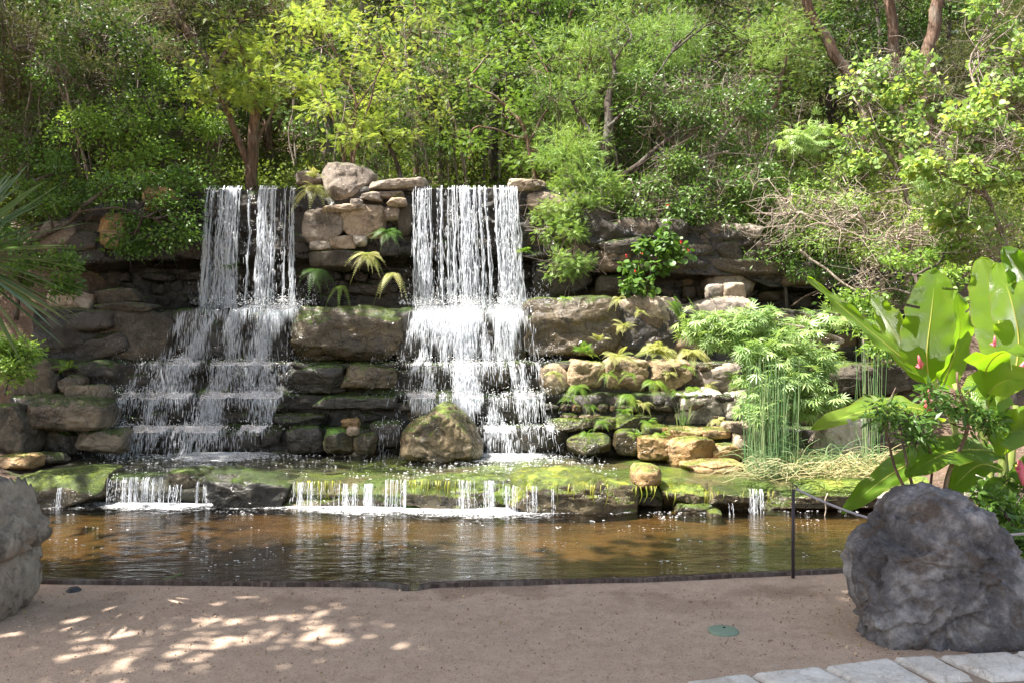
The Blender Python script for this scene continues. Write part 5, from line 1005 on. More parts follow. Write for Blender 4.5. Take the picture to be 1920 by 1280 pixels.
# tangle of bare pale branches on the right slope
b = gz_(1640, 11.4)
plant("bare_branches", "tangle of bare pale twigs across the right slope above the banana leaves", "dead branches", b,
  [[(P(1500,470,11.3),.018),(P(1600,545,11),.016),(P(1680,590,10.8),.01)],[(P(1900,420,10.8),.02),(P(1780,460,10.9),.016),(P(1640,450,11),.012),(P(1500,400,11.2),.006)]],
  [B_(1560,420,11.3,90,60),B_(1680,440,11,100,60),B_(1800,420,10.8,90,60),B_(1640,520,11,70,30),B_(1860,480,10.6,60,40),B_(1470,400,11.6,60,50)],
  'leaf_dark', bark='twig_pale', bare=20, twig=.005, leafless=True, dens=.25)
plant("bare_branches", "small tangle of dead grey twigs at the foot of the dark trunked tree", "dead branches", P(1160,440,12.3), [[(P(1150,450,12.3),.02),(P(1200,400,12.2),.012)]],
  [B_(1180,420,12.2,50,30),B_(1110,430,12.2,40,20),B_(1290,380,12.4,60,30)], 'leaf_dark', bark='twig_pale', bare=20, twig=.005, leafless=True, dens=.25)
plant("green_shrub", "shaded dark green shrub between the upper right wall and the bare twigs", "shrub", gz_(1480,12.0), [[(gz_(1480,12.0),.03),(P(1470,440,12),.02)]],
  [B_(1480,330,12.6,60,40),B_(1500,430,12,50,34),B_(1450,480,11.9,40,18,f=.7),B_(1430,360,12.5,50,40),B_(1560,500,11.6,60,24),B_(1660,560,11.1,60,18,f=.8),B_(1380,390,12.6,50,24)], 'leaf_mid','narrow',.085,50,.2,.7)
plant("green_shrub", "mixed low shrub under the bare twigs behind the lifted banana leaf", "shrub", gz_(1760,10.2), [[(gz_(1760,10.2),.03),(P(1720,520,10.2),.02)]],
  [B_(1700,490,10.6,60,30,f=.8),B_(1800,530,10.2,60,30,f=.8),B_(1640,600,10.4,50,22),B_(1600,560,10.8,40,20),B_(1860,560,9.9,60,30),B_(1660,650,10,30,20,f=.8),B_(1780,460,10.6,50,24,f=.6)], 'leaf_bright','simple',.08,45,.18,.7)
plant("grey_green_shrub", "pale leafy shrub mixed with bare twigs below the heart leaved trees", "shrub", gz_(1620,11.3), [[(gz_(1620,11.3),.03),(P(1620,420,11.3),.02)],[(gz_(1780,11),.03),(P(1790,400,10.9),.02)]],
  [B_(1540,440,11.2,45,22,f=.8),B_(1610,390,11.4,50,24,f=.8),B_(1650,480,10.9,50,22,f=.8),B_(1740,410,11,55,26,f=.8),B_(1820,450,10.5,50,26,f=.8),B_(1580,330,11.8,50,24,f=.8),B_(1500,370,11.8,50,26,f=.8),B_(1880,400,10.4,50,30,f=.8)], 'leaf_fresh','narrow',.09,26,.18,.7,'twig_pale',bare=4,droop=.4)
# tall trunks upper right
for lb, pts, rr in [("leaning shaggy trunk running up from the heart leaved tree, left of three tall trunks", [(1612,175,17),(1570,110,17),(1530,40,17),(1490,-60,17)], .125),
  ("straight pinkish mottled trunk, middle of the three tall trunks at upper right", [(1690,150,18),(1676,90,18),(1668,20,18),(1660,-90,18)], .135), ("thick upright shaggy trunk, right of the three tall trunks at upper right", [(1735,160,16.5),(1742,90,16.5),(1756,20,16.5),(1775,-90,16.5)], .15)]:
    q = [P(*p) for p in pts]; g = gz_(pts[0][0]+10, pts[0][2]); top = q[-1]
    plant("juniper", lb, "tree", g, [[(g-[0,0,.3],rr*1.25)] + [(p, rr*(1-.1*i)) for i, p in enumerate(q)] + [(top+[0,0,1.2], rr*.35)]], [((top+[0,0,1.0]), (1.6,1.5,.8)), (top+[-1.1,.3,.6],(1.1,1,.6)), (top+[1.2,.5,.5],(1.1,1,.6))], 'leaf_juniper','tuft',.2,30,.42,.6,'bark_red',bare=4,twig=.01)
# masses between: background understory, in three kinds whose copies fill the slope
print("plants in front done")
protos = []
M['leaf_wood'] = leaf_mat('leaf_wood', [(.04,.085,.018), (.08,.16,.035), (.14,.24,.05)], .33, .5, spec=.3)
M['leaf_woodlight'] = leaf_mat('leaf_woodlight', [(.09,.16,.04), (.15,.25,.07), (.24,.33,.12)], .35, .5, spec=.3)
def proto(mat, tpl, size, n, cr, kind, bark):
    B0 = np.zeros(3); h_ = 4.6
    bl = []
    for k in range(11): a_ = rng.random()*6.28; r_ = rng.uniform(.2, 1.35); bl.append(((r_*math.cos(a_), r_*math.sin(a_), rng.uniform(1.0, h_-.6)), (rng.uniform(.6,.95), rng.uniform(.6,.95), rng.uniform(.45,.7))))
    tr = [[((0,0,-.4),.1),((.1,.05,1.2),.08),((-.1,.1,2.6),.05),((.1,0,4.0),.02)],[((0,0,.5),.05),((.5,.2,1.6),.035),((.9,.3,2.6),.015)],[((0,0,.8),.05),((-.5,-.2,2),.03),((-.9,.1,3.2),.012)]]
    tr = [[(np.array(p), r_) for p, r_ in t] for t in tr]
    return plant("wood_tree", kind, "tree", B0, tr, bl, mat, tpl, size, n, cr, .62, bark, limb=.025, twig=.008, bare=2)
kinds = [("leaf_wood","simple",.10,40,.34,"bright green broad leaved tree in the wood behind the waterfall wall","bark_dark"),
         ("leaf_juniper","tuft",.2,24,.36,"grey green juniper in the wood behind the waterfall wall","bark_grey"),
         ("leaf_woodlight","pinnate_s",.15,20,.34,"light green feathery tree in the wood behind the waterfall wall","bark_red"),
         ("leaf_dark","simple",.10,42,.34,"dark leaved tree in the wood behind the waterfall wall","bark_dark")]
protos = [proto(m_, t_, s_, n_, c_, lb, bk) for m_, t_, s_, n_, c_, lb, bk in kinds]
spots = []
r2 = np.random.default_rng(5)
def kind_at(px):
    if px < 330: return [.15, .5, .0, .35]
    if px < 700: return [.35, .2, .25, .2]
    if px < 1300: return [.35, .1, .45, .1]
    return [.3, .4, .15, .15]
for Y, step, j in ((14.9, 150, 20), (17.2, 125, 30), (20.5, 105, 30), (25, 90, 30), (31, 85, 20), (39, 85, 20)):
    for px in np.arange(-120, 2060, step):
        p = px + r2.uniform(-j, j); y = Y + r2.uniform(-.8, .8)
        if Y < 16 and (abs(p-478) < 60 or 560 < p < 760 or p > 1380): continue
        if Y < 19.6 and 1440 < p < 1840: continue
        spots.append((p, y, r2.choice(4, p=kind_at(p)), r2.uniform(.75, 1.1) * (1.0 if Y < 16 else 1.25 if Y < 22 else 1.6)))
r4 = np.random.default_rng(77)
for Y, step in ((15.5, 190), (19, 160), (24, 140), (31, 130)):
    for px in list(np.arange(-760, -140, step)) + list(np.arange(2080, 2500, step)):
        spots.append((px + r4.uniform(-30, 30), Y + r4.uniform(-1, 1), r4.choice(4, p=[.3, .3, .15, .25]), r4.uniform(.95, 1.3)*(1 if Y < 22 else 1.3)))
used = set()
for (p, y, k, s) in spots:
    g = gz_(p, y); rt = protos[k]
    if k in used:
        r_ = rt.copy(); COL.objects.link(r_)
        for ch in rt.children: c_ = ch.copy(); COL.objects.link(c_); c_.parent = r_
    else: r_ = rt; used.add(k)
    r_.location = tuple(g); r_.rotation_euler = (0, 0, r2.uniform(0, 6.28)); r_.scale = (s*r2.uniform(.9, 1.15),)*2 + (s*r2.uniform(.85, 1.2),); r_["group"] = "trees of the wood behind the wall"
for k in range(4):
    if k not in used:
        for ch in list(protos[k].children): bpy.data.objects.remove(ch)
        bpy.data.objects.remove(protos[k])
# undergrowth behind the lip of the wall
a = Acc(); N = 2600; px = rng.uniform(-60, 2000, N); px[:420] = rng.uniform(-700, -60, 420); Y = 12.75 + rng.random(N)**1.3*20; x = (px-960)/F*Y; g = ground_h(x[None], Y[None])[0]
k = ~((np.abs(x) < .0)); cc = np.stack([x, Y, g + rng.uniform(.05, .5, N)], -1)
leaf_cloud(a, cc, .42, 40, 'quad', .10, .0, .7); M['leaf_olive'] = leaf_mat('leaf_olive', [(.035,.06,.015), (.08,.12,.03), (.16,.22,.05), (.05,.08,.02)], .4, .6, spec=.2); tag(a.obj("undergrowth", M['leaf_olive'], smooth=False), "low green undergrowth covering the slope behind the wall", "undergrowth", kind="stuff")
def sapling_proto():
    B0 = np.zeros(3); tr = []; bl = []
    for q in range(5):
        a_ = rng.random()*6.28; x_, y_ = .5*math.cos(a_), .5*math.sin(a_); tp = np.array([x_*rng.uniform(.8, 2), y_*rng.uniform(.8, 2), rng.uniform(2.0, 3.0)])
        tr.append([(np.array([x_*.5, y_*.5, -.3]), .022), (np.array([x_, y_, 1.1]) + rng.normal(size=3)*.08, .017), (tp, .007)]); bl.append((tp, (.4, .4, .3))); bl.append((tp*.55 + rng.normal(size=3)*.1, (.35, .35, .25), .4))
    return plant("sapling", "slender many stemmed sapling in the thicket just behind the wall", "tree", B0, tr, bl, 'leaf_wood', 'simple', .075, 14, .2, .6, 'bark_grey', limb=.008, bare=3, group="saplings of the thicket behind the wall")
sp0 = sapling_proto(); first = True
for px in np.arange(-60, 1500, 58):
    p = px + r2.uniform(-20, 20); y = r2.uniform(13.1, 15.2)
    if abs(p-478) < 75 or abs(p-745) < 25: continue
    r_ = sp0
    if not first:
        r_ = sp0.copy(); COL.objects.link(r_)
        for ch in sp0.children: c_ = ch.copy(); COL.objects.link(c_); c_.parent = r_
    first = False; sc_ = r2.uniform(.6, 1.1); r_.location = tuple(gz_(p, y)); r_.rotation_euler = (0, 0, r2.uniform(0, 6.28)); r_.scale = (sc_, sc_, sc_)
a = Acc(); N = 70; px_ = np.concatenate([rng.uniform(-3.2, 3.0, 40), rng.normal(1.7, .35, 15), rng.normal(-2.6, .3, 15)]); py_ = rng.uniform(4.0, 5.45, N)
scatter(a, *TPL['simple'], np.stack([px_, py_, np.full(N, .024)], -1), np.stack([rng.normal(size=N), rng.normal(size=N), rng.normal(size=N)*.12], -1), np.tile([0., 0., 1.], (N, 1)) + rng.normal(size=(N, 3))*.25, rng.uniform(.012, .032, N))
M['litter'] = leaf_mat("dry_leaf", [(.10,.06,.03), (.26,.17,.07), (.36,.27,.12), (.14,.15,.05)], .1, .8, spec=.1); tag(a.obj("fallen_leaves", M['litter'], smooth=False), "few small dry leaves fallen on the gravel path", "fallen leaves", kind="stuff")
rng = np.random.default_rng(31)
# trees that stand outside the picture and shade the path and the left fall
def shade_tree(label, base, top, blobs, mat='leaf_dark', cr=.45, n=46, dens=.62):
    base = np.array(base, float); top = np.array(top, float)
    plant("shade_tree", label, "tree", base, [[(base-[0,0,.3],.22),((base*.6+top*.4),.18),(top,.08)]], blobs, mat, 'simple', .24, n, cr, dens*1.5, 'bark_grey', limb=.05, twig=.01, group=None)
lb_ = []
for x_ in np.arange(-9.4, -5.0, .95):
    for y_ in (9.6, 10.7, 11.8, 12.8):
        lb_.append(((x_+rng.normal()*.25, y_+rng.normal()*.2, 8.1+rng.normal()*.3), (.95, .9, .5)))
shade_tree("tall leafy tree left of the pool shading the left waterfall", (-10.6,10.6,.4), (-8.6,10.8,7.3), lb_ + [((-7.6,8.4,7),(1.3,1.2,.8)), ((-9.5,10,6.5),(1.5,1.5,1))], dens=.38, n=44)
bl_ = []
for x_ in np.arange(-7.0, 1.4, .95):
    for y_ in (2.4, 3.3, 4.2, 5.1, 5.8):
        if y_ == 5.8 and x_ > -1.2: continue
        if abs(x_+4.9) < .6 and y_ == 4.2: continue
        if x_ < -4.9 and 5 < y_ < 5.5: continue
        bl_.append(((x_+rng.normal()*.2, y_+rng.normal()*.2, 6.2+rng.normal()*.2), (.95,.8,.4)))
        if not (abs(x_+5.0) < 1.2 and 3 < y_ < 5): bl_.append(((x_+rng.normal()*.3-.4, y_+rng.normal()*.3, 7.1+rng.normal()*.2), (.95,.8,.4)))
shade_tree("spreading tree behind the viewpoint shading the left of the path", (-5.8,-1.5,0), (-4.6,1.5,5.6), [b for b in bl_ if b[0][0] < -3] + [((-5.8,6.0,6.3),(1.2,.8,.5)),((-4.2,5.9,6.6),(1.0,.7,.4))], dens=1.2, n=64)
shade_tree("spreading tree behind the viewpoint shading the middle of the path", (1.8,-3,0), (-.6,1.2,5.6), [b for b in bl_ if b[0][0] >= -3] + [((1.0,1.2,6.2),(1.5,1.4,.7)),((2.6,2.3,6.6),(1.3,1.2,.6))], dens=1.2, n=64)

# ------------------------------------------------------------------ spiky rosette at the left edge
def blade_mesh(acc, base, d, L, w, bend, fold=.35, n=9, rnd=None):
    d = norm(np.asarray(d, float)); t = np.linspace(0, 1, n)[:, None]; up = np.array([0, 0, 1.0]); s = norm(np.cross(d, up)+1e-6); nn = np.cross(s, d)
    c = base + d*L*t + np.array([0, 0, -1])*bend*L*t**2.2; wd = w*np.array([.55,.75,.92,1,1,.92,.75,.45,.02])[:, None] if n == 9 else w*np.sin(np.linspace(.3, math.pi, n))[:, None]
    V = np.concatenate([c - s*wd + nn*wd*fold, c - nn*wd*.0, c + s*wd + nn*wd*fold]); i = np.arange(n-1); f = np.concatenate([np.stack([i, i+1, n+i+1, n+i], -1), np.stack([n+i, n+i+1, 2*n+i+1, 2*n+i], -1)])
    acc.add(V, f, rnd)
yc = P(-85, 480, 5.2)
root = empty("yucca", (yc[0], yc[1], 0), "spiky rosette of long blue green blades reaching in from the left edge", "yucca")
O = np.array(root.location); a = Acc(); tube(a, smooth_path([O-[0,0,.1], O+[.03,0,.8], yc-[0,0,.05]], 12, .03), np.linspace(.14, .1, 12), 12); a.obj("trunk", M['bark_grey'], root, O)
a = Acc(); r3 = np.random.default_rng(8)
for k in range(135):
    el = math.asin(r3.uniform(-.75, .98)); az = r3.uniform(0, 2*math.pi); d = np.array([math.cos(el)*math.cos(az), math.cos(el)*math.sin(az), math.sin(el)])
    blade_mesh(a, yc + d*.05, d, r3.uniform(.6, .84), r3.uniform(.018, .025), r3.uniform(.0, .14), rnd=r3.random())
a.obj("blades", M['blade'], root, O)

# ------------------------------------------------------------------ ferns
def fern(label, base, fr, mat='fern', group=None, cat="fern", name="fern"):
    """fr: list of (direction, length, bend, half width)"""
    a = Acc(); base = np.asarray(base, float)
    for (d, L, bend, hw) in fr:
        d = norm(np.asarray(d, float)); n = 22; t = np.linspace(0, 1, n)[:, None]; c = base + d*L*t + np.array([0, 0, -1.0])*bend*L*t**2
        tg = norm(np.gradient(c, axis=0)); s = norm(np.cross(tg, [0, -.4, 1.0])); nn = np.cross(s, tg); tube(a, c, np.linspace(.0035, .001, n), 3, caps=False); rr = rng.random()
        for sg in (-1, 1):
            w = hw*np.sin(np.clip(t[:, 0]*1.02+.12, 0, 1)**.75*math.pi)**.8 + .004; k = np.arange(2, n)
            dirn = norm(s*sg + tg*.45 - nn*0 + np.array([0, 0, -.15])); b0 = c[k]; tip = b0 + dirn[k]*w[k, None]; m1 = b0 + dirn[k]*w[k, None]*.35 + tg[k]*L/n*.3; m2 = b0 + dirn[k]*w[k, None]*.35 - tg[k]*L/n*.25
            V = np.stack([b0, m1, tip, m2], 1).reshape(-1, 3); q = np.arange(len(k))*4; a.add(V, np.stack([q, q+1, q+2, q+3], -1), rr)
    return tag(a.obj(name, M[mat], None, tuple(base), smooth=False), label, cat, group)
def fan(n, spread, el=(.2, 1.0), L=(.25, .4), bend=(.3, .7), hw=.06, toward=-1, cx=0.0):
    o = []
    n = int(n*1.4)
    for k in range(n):
        a_ = cx + spread*((k+.5)/n - .5)*2 + rng.normal()*.18; e_ = rng.uniform(*el); o.append(((math.sin(a_)*math.cos(e_), toward*math.cos(a_)*math.cos(e_)*.8, math.sin(e_)), rng.uniform(*L), rng.uniform(*bend), hw*rng.uniform(1.0, 1.6)))
    return o
for lb, px, py, Y, args, mt in [
 ("yellow green fern tumbling beside the top boulder at the left waterfall's right lip", 590, 352, 11.7, dict(n=16, spread=1.5, el=(-.4,.7), L=(.22,.38), bend=(.5,1.2), hw=.05), 'fern_pale'),
 ("upright pale fern tuft behind the lip left of the top boulder", 590, 335, 11.9, dict(n=9, spread=1.3, el=(.5,1.2), L=(.2,.34), hw=.05), 'fern_pale'),
 ("deep green fern hanging over the face stones left of the right waterfall", 728, 436, 11.7, dict(n=13, spread=1.5, el=(-.1,.8), L=(.22,.36), bend=(.5,1.1), hw=.055), 'fern_dark'),
 ("pale olive fern under the dark overhang between the waterfalls", 690, 478, 11.45, dict(n=15, spread=1.5, el=(-.3,.6), L=(.2,.34), bend=(.5,1.1), hw=.045), 'fern_pale'),
 ("broad green fern by the left waterfall's right edge above the mossy boulder", 592, 505, 11.4, dict(n=6, spread=1.5, el=(-.2,.4), L=(.22,.34), bend=(.6,1.3), hw=.07), 'fern_dark'),
 ("drooping yellowish fern frond nearest the right waterfall", 738, 512, 11.4, dict(n=4, spread=.8, el=(-.3,.3), L=(.28,.36), bend=(1.0,1.8), hw=.05), 'fern_pale'),
 ("thin drooping fern left of the pale olive fern", 640, 536, 11.4, dict(n=3, spread=.6, el=(0,.3), L=(.22,.32), bend=(1.0,1.8), hw=.03), 'fern'),
 ("dark fern hanging left of the left waterfall under the shrub", 296, 452, 11.5, dict(n=9, spread=1.4, el=(-.2,.7), L=(.24,.38), bend=(.6,1.3), hw=.055), 'fern_dark'),
 ("small yellow green fern above the lumpy stone at lower left", 128, 690, 10.3, dict(n=7, spread=1.2, el=(.3,1.1), L=(.2,.32), bend=(.3,.8), hw=.05), 'fern'),
 ("small fern low on the ledge left of the left waterfall", 200, 685, 10.5, dict(n=5, spread=1.2, el=(.2,1), L=(.14,.22), hw=.04), 'fern_dark'),
 ("bright green maidenhair fern at the big wet block's right foot", 1095, 660, 10.7, dict(n=14, spread=1.5, el=(.1,1.2), L=(.14,.26), bend=(.3,.9), hw=.06), 'fern'),
 ("upright pale fern between the maidenhair fern and the tan block", 1120, 640, 10.7, dict(n=7, spread=1.1, el=(.6,1.3), L=(.16,.26), hw=.045), 'fern_pale'),
 ("low arching pale fern, left one in the row before the tan block", 1160, 668, 10.6, dict(n=12, spread=1.6, el=(.0,.9), L=(.2,.32), bend=(.4,.9), hw=.06), 'fern_pale'),
 ("tall pale fern climbing the left corner of the tan block", 1170, 610, 11.0, dict(n=8, spread=1.4, el=(.0,1.2), L=(.16,.28), hw=.05), 'fern_pale'),
 ("largest pale arching fern in front of the tan block", 1232, 660, 10.55, dict(n=16, spread=1.6, el=(.1,1.1), L=(.26,.42), bend=(.5,1.0), hw=.07), 'fern_pale'),
 ("dry pinkish fern touching the palmate leaved shrub", 1296, 660, 10.5, dict(n=9, spread=1.4, el=(-.1,.7), L=(.24,.34), bend=(.5,1.1), hw=.06), 'fern_pale'),
 ("tall arching dark green fern in front of the heart leaved plant", 1280, 600, 11.0, dict(n=4, spread=.5, el=(.7,1.2), L=(.42,.6), bend=(.3,.5), hw=.1, cx=-.9), 'fern'),
 ("small fern hanging from the ledge, left one of three under the knobbly stones", 1082, 722, 10.4, dict(n=8, spread=1.4, el=(-.3,.5), L=(.14,.24), bend=(.7,1.5), hw=.045), 'fern'),
 ("small yellow green fern hanging from the ledge, middle one of three", 1176, 738, 10.4, dict(n=8, spread=1.4, el=(-.3,.5), L=(.14,.24), bend=(.7,1.5), hw=.045), 'fern'),
 ("small fern hanging from the ledge, right one of three, above the pale block", 1228, 715, 10.4, dict(n=9, spread=1.4, el=(-.2,.6), L=(.14,.26), bend=(.6,1.3), hw=.05), 'fern'),
 ("tiny bright fern growing on the thin mossy ledge", 1172, 772, 10.2, dict(n=9, spread=1.5, el=(.1,1.2), L=(.08,.16), hw=.035), 'fern'),
 ("tiny fern on the greenish upright stone", 1188, 812, 9.9, dict(n=6, spread=1.4, el=(-.2,.8), L=(.08,.14), hw=.03), 'fern'),
 ("small bright fern over the pale block's left corner", 1300, 726, 10.3, dict(n=7, spread=1.5, el=(-.1,.6), L=(.12,.2), bend=(.5,1), hw=.045), 'fern'),
 ("small fern rising behind the curtain of the left waterfall", 438, 500, 11.75, dict(n=5, spread=1.3, el=(0,.8), L=(.14,.22), hw=.05), 'fern_dark'),
 ("bright green weed clump beside the right waterfall's right edge", 984, 470, 11.7, dict(n=9, spread=1.4, el=(-.2,1), L=(.1,.2), hw=.05), 'fern'),
 ("bright low plant under the kinked banana leaf by the white end slab", 1680, 940, 7.9, dict(n=9, spread=1.5, el=(.2,1.2), L=(.12,.2), hw=.04), 'fern'),
 ]:
    fern(lb, P(px, py, Y), fan(**args), mt, group="ferns growing from the wall")
for px, py, Y in [(1040,700,10.5),(1065,745,10.5),(1105,760,10.4),(1140,700,10.45),(1128,790,10.15),(1205,755,10.4),(1215,790,10.15),(1255,700,10.4),(1270,735,10.35),(1330,720,10.4),(1345,785,10.2),(1240,815,9.9),(1180,700,10.45),(1100,812,9.9),(1290,690,10.4),(1160,560,10.9),(1200,585,10.9),(1060,560,10.9),(1030,520,11.5),(1380,720,10.4)]:
    fern("tiny green fern sprouting from a crack between the stones right of the right waterfall", P(px, py, Y), fan(7, 1.5, el=(-.2,.9), L=(.09,.19), bend=(.4,1.1), hw=.032), 'fern' if rng.random() < .6 else 'fern_pale', group="tiny ferns in the cracks of the wall")
# heart leaved plant with red flowers
b = P(1225, 540, 11.3)
root = plant("heart_leaved_plant", "round leaved green plant with small red flowers climbing the upper right wall", "plant", b, [[(b,.012),(P(1225,480,11.45),.008),(P(1245,430,11.5),.005)]],
  [B_(1195,505,11.35,28,18,.12),B_(1240,490,11.4,30,24,.12),B_(1215,460,11.5,25,12,.1),B_(1250,440,11.5,14,26,.1),B_(1195,535,11.25,30,12,.1),B_(1270,470,11.45,14,14,.1)], 'leaf_mid','round',.10,8,.12,.9,droop=.9,limb=.006)
M['red'] = plain_mat("red_petal", (.65,.03,.03), .5)
for k, (px, py) in enumerate([(1203,476),(1276,454),(1252,386),(1175,480),(1290,470),(1190,510)]):
    a = Acc(); sp = P(px, py, 11.2); tv, tf = t_simple(.4, .1, -.1); scatter(a, tv, tf, np.tile(sp, (5, 1)), norm(rng.normal(size=(5, 3)) + [0, -.5, .3]), rng.normal(size=(5, 3)), np.full(5, .03)); a.obj("flower", M['red'], root, np.array(b), smooth=False)
# grassy tufts on the ledges
def tuft(label, base, n, L, w, mat='reed', spread=.25, name="grass_tuft", cat="grass tuft", group="grass tufts on the ledges"):
    a = Acc(); base = np.asarray(base, float)
    for k in range(n):
        d = norm(np.array([rng.normal()*spread, rng.normal()*spread-.1, 1])); blade_mesh(a, base + rng.normal(size=3)*[.04, .03, 0], d, L*rng.uniform(.5, 1.1), w*rng.uniform(.6, 1.2), rng.uniform(.0, .5), .3, rnd=rng.random())
    return tag(a.obj(name, M[mat], None, tuple(base)), label, cat, group)
tuft("grass tuft in front of the big pale smooth block", P(1282,800,10.2), 26, .36, .006); tuft("grass tuft between the two pale blocks", P(1400,800,10.2), 20, .32, .006); tuft("small grass tuft on the mossy ledge stone", P(1265,815,10.0), 14, .16, .006, spread=.5)
tuft("short weeds beside the orange stones", P(1200,812,9.9), 10, .12, .006, spread=.6)
# ------------------------------------------------------------------ horsetail reeds and the collapsed reeds
def reeds(label, px0, px1, pyb, pyt, Y, n, r_=.0042, dY=.22, lean=.05):
    root_p = P((px0+px1)/2, pyb, Y); a = Acc()
    for k in range(n):
        px = px0 + (px1-px0)*np.clip(rng.normal(.42, .2), 0, 1); y = Y + rng.uniform(-dY, dY); b0 = P(px, pyb, Y); b0[1] = y; H = (pyb-pyt)/F*Y*rng.uniform(.6, 1.02); tp = b0 + np.array([rng.normal()*lean*1.2, rng.normal()*lean, H])
        tube(a, smooth_path([b0, (b0+tp)/2 + rng.normal(size=3)*.012, tp], 6), np.linspace(r_, r_*.55, 6), 5, rng.random(), caps=False)
    return tag(a.obj("horsetail", M['reed'], None, tuple(root_p)), label, "reeds", "clumps of horsetail reeds")
reeds("tall dense clump of upright blue green horsetail at the basin's right end", 1400, 1512, 893, 668, 8.95, 125, .0036, lean=.04)
reeds("thin dim clump of horsetail behind the horizontal banana leaf", 1600, 1668, 880, 630, 8.9, 24, .0034, lean=.03)
a = Acc()
for k in range(480):
    px = rng.uniform(1395, 1680); Y = rng.uniform(8.5, 9.25); g = P(px, 900, Y); z = BZ + rng.random()**2*.16 + .02*max(0, (px-1500)/100); c0 = np.array([g[0], Y, z]); az = rng.normal(0, .7) + (math.pi if rng.random() < .4 else 0); L = rng.uniform(.15, .45)
    e0 = c0 + np.array([math.cos(az)*L, math.sin(az)*L*.6 - .05, rng.uniform(-.05, .08)]); m0 = (c0+e0)/2 + np.array([rng.normal()*.04, rng.normal()*.04, rng.uniform(.01, .09)]); e0[2] = max(e0[2], BZ-.02)
    tube(a, smooth_path([c0, m0, e0], 6), np.linspace(.0034, .0018, 6), 4, rng.random(), caps=False)
tag(a.obj("collapsed_reeds", M['straw'], None, tuple(P(1530,890,8.9))), "mat of pale collapsed reeds lying round the horsetail clump", "dry reeds", kind="stuff")
a = Acc()
for k in range(170):
    px = rng.uniform(1400, 1640); Y = rng.uniform(8.6, 9.3); c0 = P(px, 890, Y); c0[2] = BZ+.05; L = rng.uniform(.2, .6); d = norm(np.array([rng.normal()*.9+.3, rng.normal()*.5, 1])); e0 = c0 + d*L; tube(a, smooth_path([c0, (c0+e0)/2+[0,0,.05], e0+[0,0,-.12]], 7), np.linspace(.0034, .0015, 7), 4, rng.random(), caps=False)
tag(a.obj("leaning_reeds", M['reed'], None, tuple(P(1520,880,8.95))), "thin green reeds leaning out behind the horsetail clump", "reeds")
# fallen leaf litter and twigs on ledges
# ------------------------------------------------------------------ banana plants
def banana_leaf(root, pts, widths, side=(0, 0, 1), roll=0.0, cup=.12, org=None, tears=0, seed=0):
    """blade along a midrib path; widths = (left, right) half width; side = rough facing of the upper side"""
    r = np.random.default_rng(seed + 100); n = 46; m = 9; c = smooth_path(pts, n); tg = norm(np.gradient(c, axis=0)); up = np.asarray(side, float); s = norm(np.cross(tg, up)); nn = np.cross(s, tg)
    t = np.linspace(0, 1, n); pr = np.clip(np.sin(np.clip((t-.02)/.98, 0, 1)**.8*math.pi), 0, 1)**.48; pr[t > .8] *= 1; V = []; uv = []
    for q in np.linspace(-1, 1, 2*m+1):
        w = (widths[0] if q < 0 else widths[1])*abs(q); e = 1 + .16*fbm(np.stack([t*9+seed, t*0+(3 if q < 0 else 8), t*0], -1), 3)*abs(q)
        ww = w*pr*e; lift = cup*(abs(q)**1.3)*max(widths)*pr + .012*np.sin(t*26+seed+np.sign(q)*2)*abs(q)**2 + .05*abs(q)*fbm(np.stack([t*6+seed, t*0+q, t*0], -1), 2)
        V.append(c + s*(ww*np.sign(q))[:, None] + nn*lift[:, None]); uv.append(np.stack([np.full(n, abs(q)), t*6 + abs(q)*.3], -1))
    V = np.stack(V, 1); uv = np.stack(uv, 1).reshape(-1, 2); Fc = gridfaces(2*m+1, n)
    keep = np.ones(len(Fc), bool)
    for _ in range(tears):
        ti = r.integers(8, n-8); sgn = r.random() < .5; lim = r.integers(1, 6)
        for jj in range(2*m):
            qa = abs(-1 + (jj+.5)/m); left = jj < m
            if left == sgn and qa > .35 + lim*.05: keep[ti*(2*m)+jj] = False
    Fc = Fc[keep]; me = mesh_np("leaf", V.reshape(-1, 3) - org, Fc, M['banana'], np.full(len(V.reshape(-1, 3)), r.random())); ul = me.uv_layers.new(name="UVMap"); li = np.zeros(len(me.loops), np.int32); me.loops.foreach_get("vertex_index", li); ul.data.foreach_set("uv", uv[li].astype(np.float32).ravel())
    lf = link("leaf", me, root); a = Acc(); tube(a, c - nn*.003, np.linspace(.009, .002, n), 6); a.obj("midrib", M['midrib'], lf, org)
    return lf
def stem(root, pts, r0, r1, org, mat='bananastem', name="pseudostem"):
    a = Acc(); tube(a, smooth_path(pts, 14, .01), np.linspace(r0, r1, 14), 12); return a.obj(name, M[mat], root, org)
M['bananastem'] = bark_mat("banana_stem", (.20,.25,.06), (.42,.42,.14), .5); M['pink'] = plain_mat("pink_bract", (.62,.12,.16), .5, var=.3, scale=30)
def flower(root, p, org, s=1.0, lean=(0, 0, 1)):
    a = Acc(); d = norm(np.array(lean, float)); tube(a, [p, p+d*.05*s, p+d*.12*s, p+d*.17*s], [.012*s,.024*s,.018*s,.004*s], 10)
    tv, tf = t_simple(.35, .2, 0); scatter(a, tv, tf, np.tile(p+d*.03*s, (4, 1)), norm(rng.normal(size=(4, 3))+d*.8), rng.normal(size=(4, 3)), np.full(4, .07*s)); a.obj("flower", M['pink'], root, org)
